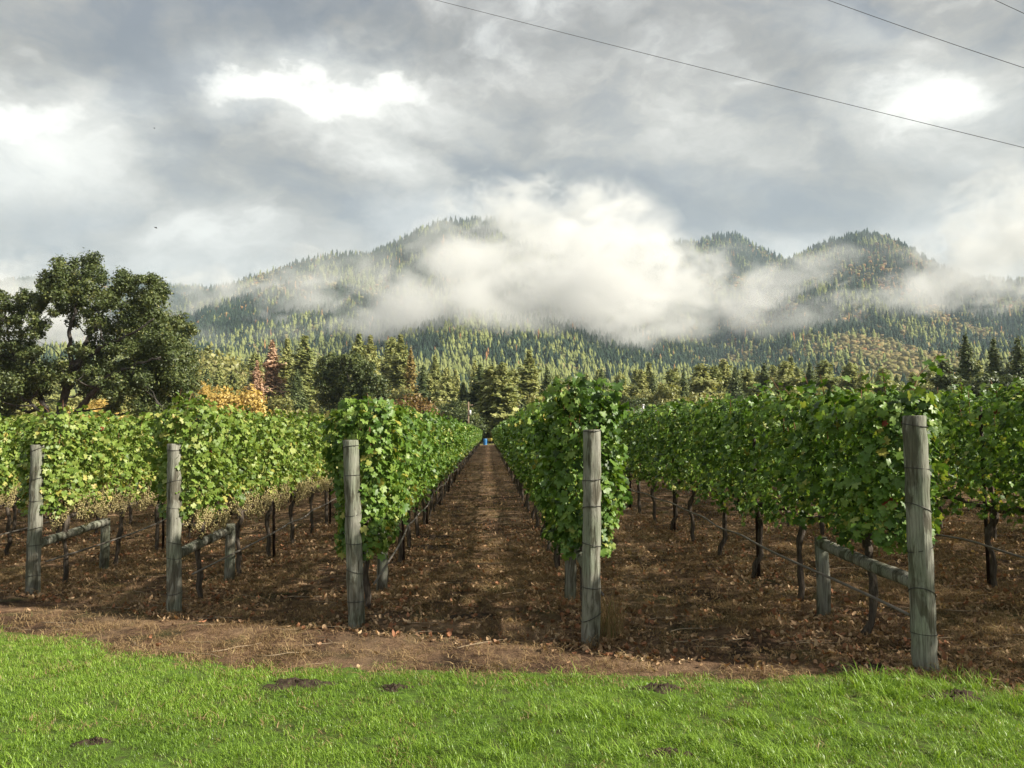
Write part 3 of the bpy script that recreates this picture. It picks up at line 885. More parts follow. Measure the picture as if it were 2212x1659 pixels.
# ------------------------------------------------------------------ oaks
def clump_oak(name, label, base, clumps, to_pt, limbs, depth_spread, seed, size=0.135, dens=430, trunk_r=0.5):
    """clumps: picture points with radius; to_pt turns (x, y) + depth offset into a point relative to base"""
    r = np.random.default_rng(seed)
    e = obj(name, None, loc=base, label=label, cat='tree')
    tk = Geo()
    nodes = []
    for pts, r0, r1 in limbs:
        p = np.array([to_pt(a, b, c) for a, b, c in pts])
        # smooth the limb
        t = np.linspace(0, len(p) - 1, len(p) * 5)
        q = np.stack([np.interp(t, np.arange(len(p)), p[:, k]) for k in range(3)], 1)
        for _ in range(2):
            q[1:-1] = (q[:-2] + 2 * q[1:-1] + q[2:]) / 4
        q[1:-1] += 0.05 * r.normal(size=q[1:-1].shape)
        rd = np.linspace(r0, r1, len(q))
        tk.tube(q, rd, 9, wob=0.06, rnd=r)
        nodes += [(a, b) for a, b in zip(q[3:], rd[3:])]
    NP = np.array([n[0] for n in nodes])
    NR = np.array([n[1] for n in nodes])
    cs, rs = [], []
    for (cx, cy, cr) in list(clumps) + [(a_ + 0.6 * c_ * r.normal(), b_ + 0.6 * c_ * r.normal(), 0.7 * c_) for a_, b_, c_ in list(clumps) * 2]:
        dz = depth_spread * (r.random() * 2 - 1)
        p, rad_ = to_pt(cx, cy, dz), to_pt(cx + cr, cy, dz)
        rm = np.linalg.norm(rad_ - p)
        cs.append(p)
        rs.append(rm)
    order = np.argsort([c[2] for c in cs])
    for k in order:
        c = cs[k]
        d = np.linalg.norm(NP - c, axis=1) + 1.5 * np.maximum(NP[:, 2] - c[2] + 0.5, 0)
        j = int(np.argmin(d))
        s = NP[j]
        m1 = s + (c - s) * 0.4 + np.array([0, 0, -0.05]) * np.linalg.norm(c - s) + 0.12 * r.normal(size=3)
        m2 = s + (c - s) * 0.75 + 0.1 * r.normal(size=3)
        r0 = min(NR[j] * 0.7, 0.02 + 0.03 * np.linalg.norm(c - s))
        tk.tube([s, m1, m2, c], [r0, r0 * 0.75, r0 * 0.5, r0 * 0.25], 6, cap=False)
        for _ in range(4):
            e2 = c + rand_dirs(1, r)[0] * rs[k] * 0.9
            tk.tube([m2, (m2 + e2) / 2 + 0.1 * r.normal(size=3), e2], [r0 * 0.45, r0 * 0.3, 0.008], 4, cap=False)
        NP = np.concatenate([NP, [m2, c]])
        NR = np.concatenate([NR, [r0 * 0.6, r0 * 0.4]])
    obj('trunk', tk.mesh('trunk', M['bark'], True), e)
    g = Geo()
    # each clump breaks into smaller leafy tufts
    sc, sr = [], []
    for c, rd in zip(cs, rs):
        for _ in range(8):
            sc.append(c + rand_dirs(1, r)[0] * rd * (0.35 + 0.6 * r.random()))
            sr.append(rd * (0.40 + 0.2 * r.random()))
    crown_from_clumps(g, sc, sr, dens, size, r, 0.85, 0.15, 1.75)
    obj('crown', g.mesh('crown', M['oak']), e)
    return e


OD = 66.0
obase = at(140, 900, OD)
obase.z = float(ground_z(obase.x, OD))


def oak_pt(zx, zy, dz):
    px, py = zx * 0.3472, zy * 0.3472 + 493.7
    return np.array(at(px, py, OD + dz)) - np.array(obase)


oak_clumps = [(540, 230, 75), (450, 265, 70), (370, 260, 62), (290, 320, 60), (600, 290, 55), (330, 400, 80), (440, 370, 75), (540, 370, 75), (480, 470, 75), (400, 480, 55),
              (760, 290, 58), (800, 335, 55), (870, 320, 42), (960, 340, 52), (1000, 385, 48), (720, 400, 55), (850, 430, 75), (950, 450, 75), (780, 500, 60), (680, 470, 55),
              (620, 450, 62), (560, 560, 55), (640, 600, 55), (720, 640, 65), (820, 560, 75), (600, 700, 50), (700, 740, 55),
              (930, 560, 95), (1030, 590, 85), (1100, 630, 75), (880, 680, 105), (1000, 720, 110), (1110, 740, 95), (1150, 840, 80), (1050, 860, 110), (920, 850, 110),
              (1175, 950, 65), (1080, 980, 105), (960, 1000, 105), (1185, 1060, 55), (1100, 1090, 85), (1000, 1120, 75), (860, 960, 90), (880, 1090, 80), (780, 860, 80),
              (700, 900, 85), (600, 860, 75), (750, 1000, 75), (640, 1000, 65), (500, 900, 75), (380, 880, 65), (300, 900, 85), (200, 880, 75), (100, 900, 85), (20, 920, 85),
              (150, 990, 85), (40, 1020, 85), (260, 980, 60), (60, 1110, 65), (-60, 950, 100), (-100, 1050, 100), (420, 960, 50), (700, 1110, 55), (530, 990, 50),
              (20, 420, 45), (40, 500, 48), (10, 560, 45), (160, 410, 58), (200, 460, 65), (120, 500, 52), (260, 450, 55), (100, 590, 48), (190, 560, 48), (270, 590, 52),
              (220, 650, 48), (180, 720, 50), (120, 670, 42), (30, 650, 42), (220, 770, 42), (60, 740, 38), (10, 720, 38), (-60, 600, 70), (-80, 740, 70), (-120, 500, 70),
              (160, 790, 48), (60, 830, 58), (-180, 650, 90), (-200, 850, 110), (480, 760, 45), (820, 760, 70)]
oak_limbs = [
    ([(370, 1190, 0), (390, 1080, 0), (430, 960, 0), (470, 860, 0), (500, 790, 0)], 0.38, 0.24),
    ([(440, 930, 0), (440, 780, -1), (430, 650, -1.5), (465, 540, -1.5), (480, 400, -1), (500, 300, -1)], 0.22, 0.05),
    ([(480, 850, 0), (540, 700, 1.5), (620, 560, 2.5), (680, 440, 3), (740, 340, 3)], 0.24, 0.05),
    ([(480, 860, 0), (580, 780, -1.5), (650, 720, -2.5), (720, 705, -3), (850, 640, -4), (960, 560, -4)], 0.22, 0.05),
    ([(450, 1180, 0), (520, 1090, -1), (600, 1000, -2), (700, 900, -3), (840, 850, -4), (1000, 800, -5)], 0.30, 0.06),
    ([(300, 1190, 1), (260, 1060, 2), (230, 950, 3), (190, 760, 3), (190, 640, 3), (230, 520, 3)], 0.28, 0.05),
    ([(330, 1200, -1), (220, 1110, -1.5), (110, 1030, -2), (-40, 980, -2)], 0.18, 0.05),
    ([(240, 1000, 2), (130, 850, 1), (60, 740, 0.5), (40, 600, 0), (30, 480, 0)], 0.20, 0.04),
    ([(600, 1000, 3), (760, 980, 4), (920, 960, 5), (1080, 900, 6)], 0.20, 0.05),
    ([(420, 950, 0), (390, 830, -2), (330, 740, -3)], 0.09, 0.03),
]
clump_oak('oak_tree', 'huge spreading dark oak with several limbs and gaps in its crown', obase, oak_clumps, oak_pt, oak_limbs, 5.0, 77)

# second, smaller oak beyond the rows
SD = 122.0
sbase = at(762, 900, SD)
sbase.z = float(ground_z(sbase.x, SD))


def sm_pt(px, py, dz):
    return np.array(at(px, py, SD + dz)) - np.array(sbase)


sm_clumps = [(705, 785, 16), (720, 772, 9), (690, 800, 15), (695, 830, 18), (715, 810, 18), (735, 790, 16), (755, 782, 16), (775, 785, 16), (795, 800, 16), (770, 805, 20),
             (740, 820, 20), (800, 825, 20), (820, 830, 16), (825, 855, 16), (790, 850, 22), (760, 845, 22), (720, 850, 20), (700, 860, 16), (740, 870, 22), (780, 875, 22), (815, 880, 18),
             (750, 795, 14), (785, 820, 18), (830, 880, 14), (705, 880, 14)]
sm_limbs = [([(762, 905, 0), (760, 870, 0), (755, 840, 0), (750, 805, 0)], 0.35, 0.08), ([(760, 880, 0), (730, 850, -1), (705, 810, -1)], 0.2, 0.05),
            ([(760, 870, 0), (785, 845, 1), (805, 815, 1)], 0.2, 0.05)]
clump_oak('oak_tree', 'compact dark oak with a domed crown standing beyond the end of the rows', sbase, sm_clumps, sm_pt, sm_limbs, 4.0, 78, size=0.24, dens=150)

# ------------------------------------------------------------------ vineyard: rows
ROW_U = ray(1055, 930)[0]
RDIR = np.array([ROW_U, 1.0]) / math.hypot(ROW_U, 1.0)
RPERP = np.array([RDIR[1], -RDIR[0]])
ROW_ROT = math.atan2(RDIR[1], RDIR[0])
POSTS = [((70, 1285), (82, 962)), ((376, 1323), (376, 960)), ((770, 1353), (758, 952)), ((1277, 1388), (1279, 930)), ((1999, 1447), (1975, 900))]
bases = [np.array(ground_hit(*b)) for b, t in POSTS]
tops = [np.array(at(t[0], t[1], bases[i][1])) for i, (b, t) in enumerate(POSTS)]
lat = [b[:2] @ RPERP for b in bases]
start = [b[:2] @ RDIR for b in bases]
sp = (lat[-1] - lat[0]) / 4
k_st = (start[-1] - start[0]) / 4
ROWS = []      # (lateral, start, index)
for k in range(-5, 9):
    if 0 <= k < 5:
        ROWS.append((lat[k], start[k], k))
    elif k < 0:
        ROWS.append((lat[0] + sp * k, start[0] + k_st * k, k))
    else:
        ROWS.append((lat[4] + sp * (k - 4), start[4] + k_st * (k - 4), k))
ROW_END = 112.0
print('post heights', [round(float(t[2] - b[2]), 2) for b, t in zip(bases, tops)], 'lat', np.round(lat, 2), 'start', np.round(start, 2))


def row_pt(la, s):
    p = RPERP * la + RDIR * s
    return np.array([p[0], p[1], float(ground_z(p[0], p[1]))])


# vine leaf outline (tip towards -v), five lobes
_half = [(0, 1.0), (16, 0.80), (30, 0.62), (48, 0.92), (64, 0.80), (82, 0.56), (104, 0.80), (128, 0.70), (152, 0.62), (170, 0.30)]
LEAF_HI = [(math.sin(math.radians(a)) * r_, -math.cos(math.radians(a)) * r_) for a, r_ in _half]
LEAF_HI = np.array([(0, 0.0)] + [p for p in LEAF_HI] + [(-p[0], p[1]) for p in LEAF_HI[:0:-1]])
_h2 = [(0, 1.0), (40, 0.85), (75, 0.62), (110, 0.8), (160, 0.55)]
LEAF_LO = [(math.sin(math.radians(a)) * r_, -math.cos(math.radians(a)) * r_) for a, r_ in _h2]
LEAF_LO = np.array([(0, 0.0)] + LEAF_LO + [(-p[0], p[1]) for p in LEAF_LO[:0:-1]])


def leaf_template(pts, r, cup=0.18):
    u, v = pts[:, 0], pts[:, 1]
    rr = u * u + v * v
    z = -cup * rr + 0.16 * np.abs(u) + 0.07 * r.normal(size=len(u)) * (rr > 0.01)
    n = len(pts)
    k = np.arange(1, n)
    f = np.stack([np.zeros(n - 1, int), k, np.roll(k, -1)], 1)
    return np.stack([u, v, z], 1), f


def place_leaves(pos, nrm, size, r, hi=True, roll=0.6):
    """arrays of vine leaves, tips hanging down along the surface"""
    temps = [leaf_template(LEAF_HI if hi else LEAF_LO, r, c) for c in (0.05, 0.2, 0.35, 0.12)]
    n = len(pos)
    down = np.array([0, 0, -1.0]) + 0.0 * nrm
    vdir = -(down - (nrm @ np.array([0, 0, -1.0]))[:, None] * nrm)
    bad = np.linalg.norm(vdir, axis=1) < 0.15
    vdir[bad] = np.cross(nrm[bad], rand_dirs(int(bad.sum()), r))
    vdir /= np.linalg.norm(vdir, axis=1)[:, None]
    udir = np.cross(vdir, nrm)
    a = r.normal(size=n) * roll
    u2 = udir * np.cos(a)[:, None] + vdir * np.sin(a)[:, None]
    v2 = -udir * np.sin(a)[:, None] + vdir * np.cos(a)[:, None]
    V, Fc, off = [], [], 0
    which = r.integers(0, 4, n)
    outs = []
    for w in range(4):
        m = which == w
        tv, tf = temps[w]
        k = int(m.sum())
        if not k:
            continue
        vv = pos[m][:, None] + size[m][:, None, None] * (tv[None, :, 0, None] * u2[m][:, None] + tv[None, :, 1, None] * v2[m][:, None] + tv[None, :, 2, None] * nrm[m][:, None])
        outs.append((vv.reshape(-1, 3), (tf[None] + (np.arange(k) * len(tv))[:, None, None]).reshape(-1, 3), np.where(m)[0], len(tv)))
    return outs


def vine_foliage(seed, hi, n_side, n_top, length=1.4, z0=0.82, z1=2.03, T=0.25, size=(0.028, 0.054), shoots=8, wrap=False, tall=(), bump=0.0):
    """leafy wall of one vine; x along the row. returns (positions, normals, sizes, tints)"""
    r = np.random.default_rng(seed)
    P, Nn = [], []
    ph = r.random(6) * 6.28
    hl = length / 2

    def thick(x, z):
        return T * (1 + 0.30 * np.sin(x * 5 + ph[0]) * np.sin(z * 5 + ph[1]) + 0.22 * np.sin(x * 12 + ph[2] + z * 8) * np.sin(z * 9 - x * 4 + ph[4])) * (0.72 + 0.5 * np.clip((z - z0) / (z1 - z0), 0, 1) ** 0.6)
    for s in (-1, 1):
        x = r.uniform(-hl - 0.08, hl + 0.08, n_side)
        zt = r.random(n_side) ** 0.92
        zlow = z0 + 0.10 * np.sin(x * 6 + ph[3]) + 0.08 * np.sin(x * 15 + ph[4])
        ztop = z1 + 0.06 * np.sin(x * 5 + ph[5]) + 0.05 * np.sin(x * 13 + ph[0]) + bump * np.exp(-((x + hl) / 0.32) ** 2)
        z = zlow + (ztop - zlow) * zt
        y = s * (thick(x, z) - np.abs(r.normal(size=n_side)) * 0.075 + 0.05 * r.random(n_side))
        far_out = r.random(n_side) < 0.10
        y = np.where(far_out, y + s * 0.05 * r.random(n_side), y)
        tilt = np.radians(r.uniform(-20, 72, n_side))
        yaw = r.normal(size=n_side) * 0.75
        nn = np.stack([np.sin(yaw) * np.cos(tilt), s * np.cos(yaw) * np.cos(tilt), np.sin(tilt)], 1)
        P.append(np.stack([x, y, z], 1))
        Nn.append(nn)
    # top and inside
    x = r.uniform(-hl - 0.05, hl + 0.05, n_top)
    y = r.uniform(-T, T, n_top)
    z = z1 + 0.06 * np.sin(x * 5 + ph[5]) + 0.05 * np.sin(x * 13 + ph[0]) + bump * np.exp(-((x + hl) / 0.32) ** 2) + 0.03 - 0.25 * (y / T) ** 2 * 0.5 + 0.05 * r.normal(size=n_top)
    ins = r.random(n_top) < 0.25
    z = np.where(ins, r.uniform(z0, z1, n_top), z)
    nn = np.stack([0.5 * r.normal(size=n_top), 0.55 * r.normal(size=n_top) + 0.5 * y / T, np.full(n_top, 0.9)], 1)
    P.append(np.stack([x, y, z], 1))
    Nn.append(nn)
    # loose shoots rising out of the top, some hanging at the bottom
    sh_lines = []
    for k in range(shoots + len(tall)):
        x0 = r.uniform(-hl, hl)
        y0 = r.uniform(-T, T) * 0.7
        ln = r.uniform(0.05, 0.30)
        if k >= shoots:
            x0, ln = tall[k - shoots]
            y0 = 0.0
        dx, dy = 0.5 * r.normal(size=2)
        m = 7 if k < shoots else 16
        t = (np.arange(m) + 0.5) / m
        zz = z1 - 0.03 + ln * t
        xx, yy = x0 + dx * ln * t, y0 + dy * ln * t
        sh_lines.append(np.stack([[x0, y0, z1 - 0.3], [x0 + dx * ln * .5, y0 + dy * ln * .5, z1 + ln * .5], [x0 + dx * ln, y0 + dy * ln, z1 + ln]]))
        P.append(np.stack([xx + 0.04 * r.normal(size=m), yy + 0.04 * r.normal(size=m), zz], 1))
        Nn.append(np.stack([r.normal(size=m), r.normal(size=m), 0.5 + r.random(m)], 1))
    if wrap:  # leaves closing the free end of the row
        m = n_side // 2
        y = r.uniform(-1, 1, m) * T
        z = z0 - 0.02 + (z1 - z0 + 0.06 + bump * 0.9) * r.random(m)
        x = -hl - 0.02 - 0.14 * np.sqrt(np.clip(1 - (y / T) ** 2, 0, 1)) * r.random(m) ** 0.5
        tilt = np.radians(r.uniform(0, 60, m))
        yaw = r.normal(size=m) * 0.6 + y / T * 0.6
        P.append(np.stack([x, y * (0.8 + 0.35 * (z - z0) / (z1 - z0)), z], 1))
        Nn.append(np.stack([-np.cos(yaw) * np.cos(tilt), np.sin(yaw) * np.cos(tilt), np.sin(tilt)], 1))
    P, Nn = np.concatenate(P), np.concatenate(Nn)
    Nn /= np.linalg.norm(Nn, axis=1)[:, None]
    n = len(P)
    S = r.uniform(size[0], size[1], n) * (1 + 0.25 * (r.random(n) < 0.12))
    Tn = np.clip(0.45 + 0.24 * r.normal(size=n), 0, 0.93)
    low = (P[:, 2] < z0 + 0.28) & (r.random(n) < 0.10)
    Tn = np.where(low | (r.random(n) < 0.012), r.uniform(0.9, 1.0, n), Tn)
    return P, Nn, S, Tn, sh_lines, r


def foliage_mesh(data, keep, hi, mat='vine'):
    P, Nn, S, Tn, sh, r = data
    g = Geo()
    P, Nn, S, Tn = P[keep], Nn[keep], S[keep], Tn[keep]
    for v, f, ids, k in place_leaves(P, Nn, S, r, hi):
        g.add(v, f, np.repeat(Tn[ids], k))
    return g.mesh('foliage', M[mat])


def cane_mesh(lines):
    out = []
    for l in lines:
        g = Geo()
        g.tube(l, [0.005, 0.004, 0.002], 5, cap=False)
        out.append(g.mesh('cane', M['cane']))
    return out


def trunk_mesh(seed):
    r = np.random.default_rng(seed)
    g = Geo()
    n = 9
    z = np.linspace(-0.1, 0.86, n)
    p = np.stack([0.035 * np.cumsum(r.normal(size=n)) * 0.6, 0.03 * np.cumsum(r.normal(size=n)) * 0.6, z], 1)
    p[:, :2] -= p[0, :2]
    rd = 0.031 * (1 + 0.22 * r.normal(size=n) * 0.6)
    rd[0] *= 1.4
    rd[-1] *= 1.35
    g.tube(p, rd, 9, wob=0.12, rnd=r)
    return g.mesh('trunk', M['vine_bark'], True), p[-1]


def cordon_mesh(seed, top):
    r = np.random.default_rng(seed)
    g = Geo()
    for s in (-1, 1):
        x = np.linspace(0, 0.70, 7)
        p = np.stack([top[0] + s * x, top[1] + 0.02 * r.normal(size=7), top[2] - 0.03 + 0.07 * np.sin(x * 2.0) + 0.012 * r.normal(size=7)], 1)
        p[0] = top
        g.tube(p, np.linspace(0.03, 0.014, 7), 7, wob=0.1, rnd=r)
    return g.mesh('cordon', M['vine_bark'], True)


def grape_mesh(seed):
    r = np.random.default_rng(seed)
    g = Geo()
    for k in range(34):
        t = (k + r.random()) / 34
        rad_ = 0.042 * (1 - t) ** 0.6 + 0.006
        a = r.random() * 6.28
        c = np.array([rad_ * math.cos(a), rad_ * math.sin(a), -0.15 * t])
        s = 0.0085 + 0.002 * r.random()
        v = np.array([[1, 0, 0], [-1, 0, 0], [0, 1, 0], [0, -1, 0], [0, 0, 1], [0, 0, -1]]) * s + c
        g.add(v, [[0, 2, 4], [2, 1, 4], [1, 3, 4], [3, 0, 4], [2, 0, 5], [1, 2, 5], [3, 1, 5], [0, 3, 5]], float(np.clip(0.5 + 0.25 * r.normal(), 0, 1)))
    g.tube([[0, 0, 0.05], [0, 0, -0.02]], 0.003, 4)
    return g.mesh('grape_cluster', M['grape'], True)


TR = [trunk_mesh(300 + k) for k in range(6)]
CO = [cordon_mesh(320 + k, TR[k][1]) for k in range(6)]
GR = [grape_mesh(340 + k) for k in range(5)]
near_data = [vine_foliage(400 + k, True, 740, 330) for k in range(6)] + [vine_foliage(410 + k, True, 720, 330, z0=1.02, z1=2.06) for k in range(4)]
near_fol = [foliage_mesh(d, np.ones(len(d[0]), bool), True, 'vine' if k < 6 else 'vine_pale_lit') for k, d in enumerate(near_data)]
near_cane = [cane_mesh(d[4]) for d in near_data]
far_fol = []
for k in range(6):
    d = vine_foliage(430 + k, False, 420, 190, size=(0.038, 0.066), shoots=4)
    far_fol.append(foliage_mesh(d, np.ones(len(d[0]), bool), False))
leaf_single = [np_mesh('leaf', *leaf_template(LEAF_HI, rng, c), M['vine'], tint=np.full(len(LEAF_HI), t)) for c, t in ((0.1, 0.35), (0.25, 0.5), (0.35, 0.6), (0.15, 0.75), (0.2, 0.45))]
leaf_pale = [np_mesh('leaf', *leaf_template(LEAF_HI, rng, c), M['vine_pale_lit'], tint=np.full(len(LEAF_HI), t)) for c, t in ((0.1, 0.35), (0.25, 0.5), (0.35, 0.65), (0.15, 0.8), (0.2, 0.45))]
leaf_yellow = np_mesh('leaf', *leaf_template(LEAF_HI, rng, 0.2), M['vine_yellow'], tint=np.full(len(LEAF_HI), 0.5))
leaf_red = np_mesh('leaf', *leaf_template(LEAF_HI, rng, 0.45), M['vine_red'], tint=np.full(len(LEAF_HI), 0.5))

ORD = ['first', 'second', 'third', 'fourth', 'fifth', 'sixth', 'seventh', 'eighth', 'ninth', 'tenth', 'eleventh', 'twelfth', 'thirteenth', 'fourteenth', 'fifteenth',
       'sixteenth', 'seventeenth', 'eighteenth', 'nineteenth', 'twentieth']
ORD += ['twenty-' + o for o in ORD[:9]] + ['thirtieth']
POST_NAME = {0: 'cracked leaning end post', 1: 'damp-streaked upright end post', 2: 'end post at the lane without weeds', 3: 'leaf-wrapped end post with dry weeds', 4: 'pale bluish knotty end post'}
ROW_NAME = {-2: 'row two behind the cracked leaning post', -1: 'row one behind the cracked leaning post', 5: 'row one past the pale knotty post', 6: 'row two past the pale knotty post'}


def leaf_basis(n, roll):
    n = Vector(n).normalized()
    v = Vector((0, 0, 1)) - n * n.z
    if v.length < 0.15:
        v = Vector((1, 0, 0)) - n * n.x
    v.normalize()
    u = v.cross(n)
    m = Matrix((u, v, n)).transposed()
    return (m @ Matrix.Rotation(roll, 3, 'Z')).to_4x4()


def make_vine(la, s, row, i, spec):
    p = row_pt(la, s)
    name_row = ('from the ' + POST_NAME[row]) if row in POST_NAME else ('along the ' + ROW_NAME[row])
    e = obj('grapevine', None, loc=p, rot=(0, 0, ROW_ROT), label='%s leafy green grapevine %s' % (ORD[i], name_row), cat='grapevine', group='trellised grapevines')
    k = random.randrange(6)
    t = obj('trunk', TR[k][0], e)
    obj('cordon', CO[k], e)
    if spec is not None:
        d = spec['data']
        P, Nn, S, Tn, sh, r = d
        # the leaves on the outside become single leaf objects, the rest one mass
        cam_l = Matrix.Rotation(-ROW_ROT, 3, 'Z') @ (Vector((0, 0, CAM_H)) - Vector(p))
        vd = np.array(cam_l) - P
        vd /= np.linalg.norm(vd, axis=1)[:, None]
        score = (Nn * vd).sum(1) + 4.0 * np.where(vd[:, 1] > 0, P[:, 1], -P[:, 1]) + 0.4 * r.random(len(P)) - 0.8 * P[:, 0] * (spec.get('wrap', False))
        pick = np.argsort(-score)[:spec['singles']]
        keep = np.ones(len(P), bool)
        keep[pick] = False
        obj('foliage', foliage_mesh(d, keep, True, 'vine_pale_lit' if row <= 1 else 'vine'), e, kind='stuff')
        for j in pick:
            q = random.random()
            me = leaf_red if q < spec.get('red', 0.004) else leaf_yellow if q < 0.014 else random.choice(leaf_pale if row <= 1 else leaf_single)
            o = obj('leaf', me, e)
            o.matrix_local = Matrix.Translation(P[j] + 0.015 * Nn[j]) @ leaf_basis(Nn[j], float(r.normal() * 0.5)) @ Matrix.Diagonal((*(S[j],) * 3, 1))
        for me in cane_mesh(sh):
            obj('cane', me, e)
    else:
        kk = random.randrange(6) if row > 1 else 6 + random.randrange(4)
        flip = random.random() < 0.5
        hi = s < 20 or row <= 1
        o = obj('foliage', (near_fol if hi else far_fol)[kk], e, kind='stuff')
        if flip:
            o.rotation_euler = (0, 0, math.pi)
        o.scale = (1, 1 + 0.1 * random.random(), 0.98 + 0.05 * random.random())
        if hi:
            for me in near_cane[kk][:3]:
                c = obj('cane', me, e)
                if flip:
                    c.rotation_euler = (0, 0, math.pi)
    if row <= 1 and s < 26:
        for _ in range(26 if s < 18 else 14):
            o = obj('grape_cluster', random.choice(GR), e, loc=(random.uniform(-0.68, 0.68), -0.06 - 0.24 * random.random(), random.uniform(0.88, 1.16)),
                    rot=(random.gauss(0, 0.15), random.gauss(0, 0.15), random.random() * 6))
            z = random.uniform(0.85, 1.3)
            o.scale = (z, z, z)
    return e


VINE_STEP = 1.42
rest = []
for la, st, row in ROWS:
    nvis = {-2: 12, -1: 16, 0: 24, 1: 26, 2: 30, 3: 30, 4: 26, 5: 16, 6: 6}.get(row, 0)
    k = 0
    s = st + {3: 0.70, 4: 0.92}.get(row, 0.72)
    while s < ROW_END:
        if k < nvis:
            spec = None
            if row in (2, 3, 4) and k == 0:
                z1 = {2: 1.98, 3: 1.98, 4: 1.97}[row]
                T = {2: 0.25, 3: 0.27, 4: 0.26}[row]
                spec = dict(data=vine_foliage(500 + row, True, 900, 380, z0={2: .66, 3: .72, 4: .84}[row], z1=z1, T=T, size=(0.031, 0.061), shoots=7, wrap=True,
                                              length={2: 1.15, 3: 0.9, 4: 1.3}[row], tall={2: (), 3: ((-.3, .2),), 4: ((-.62, .40), (-.5, .25))}[row], bump={2: 0.14, 3: 0.26, 4: 0.0}[row]), singles=150, wrap=True)
            elif row in (0, 1) and k == 0:
                spec = dict(data=vine_foliage(510 + row, True, 740, 330, z0=1.0, z1=2.1, T=0.26, wrap=True, length=1.2), singles=110, wrap=True)
            elif row in (1, 2, 3, 4) and k in (1, 2):
                spec = dict(data=vine_foliage(520 + row * 4 + k, True, 770, 330, z0=1.02 if row == 1 else 0.80), singles=90)
            elif row == 5 and k < 4:
                spec = dict(data=vine_foliage(560 + k, True, 740, 330), singles=60)
            make_vine(la, s, row, k, spec)
        else:
            rest.append((la, s, row))
        s += VINE_STEP
        k += 1
# the vines farther along the rows, past counting
rp = np.array([row_pt(a, b) for a, b, c in rest])
nr = len(rp)
rrot = np.stack([np.zeros(nr), np.zeros(nr), ROW_ROT + math.pi * rng.integers(0, 2, nr)], 1)
scatter('distant_grapevines', rp, rrot, rng.uniform(0.97, 1.04, nr), rng.integers(0, 6, nr), far_fol, label='continuous green grapevine hedges running far along the rows')
scatter('distant_vine_trunks', rp, rrot, rng.uniform(0.97, 1.04, nr), rng.integers(0, 6, nr), [t[0] for t in TR], label='far vine trunks in the shade under the hedges')

# ------------------------------------------------------------------ posts, braces, stakes, hoses
POST_LABEL = {0: 'leaning grey end post with a long vertical crack, wires round it', 1: 'upright grey-green end post streaked with dark damp stains',
              2: 'grey end post tilting slightly, bare soil at its foot', 3: 'grey end post wrapped in vine leaves with dry weeds at its foot',
              4: 'thick pale bluish end post with dark knots beside grass tufts'}
for k in range(5):
    b, t = bases[k], tops[k]
    rr = np.random.default_rng(600 + k)
    axis = t - b
    H = np.linalg.norm(axis)
    e = obj('end_post', None, loc=b, label=POST_LABEL[k], cat='post', group='row end posts')
    R0 = [0.076, 0.074, 0.076, 0.078, 0.085][k]
    n = 24
    zs = np.linspace(-0.25, H, n)
    pts = axis[None] / H * zs[:, None]
    pts[:, :2] += 0.003 * rr.normal(size=(n, 2))
    seg = 28
    th = np.linspace(0, 2 * math.pi, seg, endpoint=False)
    lump = 1 + 0.018 * np.sin(th * 2 + rr.random() * 6) + 0.012 * np.sin(th * 5 + rr.random() * 6)
    crack = [-1.25, -1.9, -1.0, -1.45, -2.0][k]
    ci = int(np.argmin(np.abs((th - crack + math.pi) % (2 * math.pi) - math.pi)))
    g = Geo()
    rad_ = R0 * (1.04 - 0.06 * np.linspace(0, 1, n))
    V = []
    for j in range(n):
        l2 = lump * (1 + 0.006 * rr.normal(size=seg))
        if 0.25 < zs[j] / H or k == 0:
            l2[ci] *= 0.90 + 0.02 * rr.random()
        a = np.stack([np.cos(th) * l2 * rad_[j], np.sin(th) * l2 * rad_[j], np.zeros(seg)], 1)
        V.append(pts[j] + a)
    # chamfered top
    V.append(pts[-1] + np.stack([np.cos(th) * lump * rad_[-1] * 0.90, np.sin(th) * lump * rad_[-1] * 0.90, np.full(seg, 0.008)], 1))
    V = np.array(V)
    idx = np.arange((n + 1) * seg).reshape(n + 1, seg)
    g.add(V.reshape(-1, 3), np.stack([idx[:-1], np.roll(idx[:-1], -1, 1), np.roll(idx[1:], -1, 1), idx[1:]], -1).reshape(-1, 4))
    top_ring = V[-1]
    tv = np.concatenate([top_ring, [top_ring.mean(0) + [0, 0, -0.004]]])
    kk = np.arange(seg)
    g.add(tv, np.stack([kk, (kk + 1) % seg, np.full(seg, seg)], 1))
    pm = g.mesh('shaft', M['post'])
    obj('shaft', pm, e)
    for hgt_, sl in zip([0.965, 0.79, 0.62, 0.45, 0.30, 0.13], rr.normal(size=6) * 0.02):
        hgt_ += 0.02 * rr.normal()
        c = axis * hgt_
        a = np.linspace(0, 2 * math.pi, 25)
        Rw = R0 * (1.04 - 0.06 * hgt_) * 1.035
        g = Geo()
        ring = c + np.stack([np.cos(a) * Rw, np.sin(a) * Rw, np.sin(a + rr.random() * 6) * abs(sl) * 1.2], 1)
        g.tube(ring, 0.0032, 5, cap=False)
        obj('wire_loop', g.mesh('wire_loop', M['wire']), e)

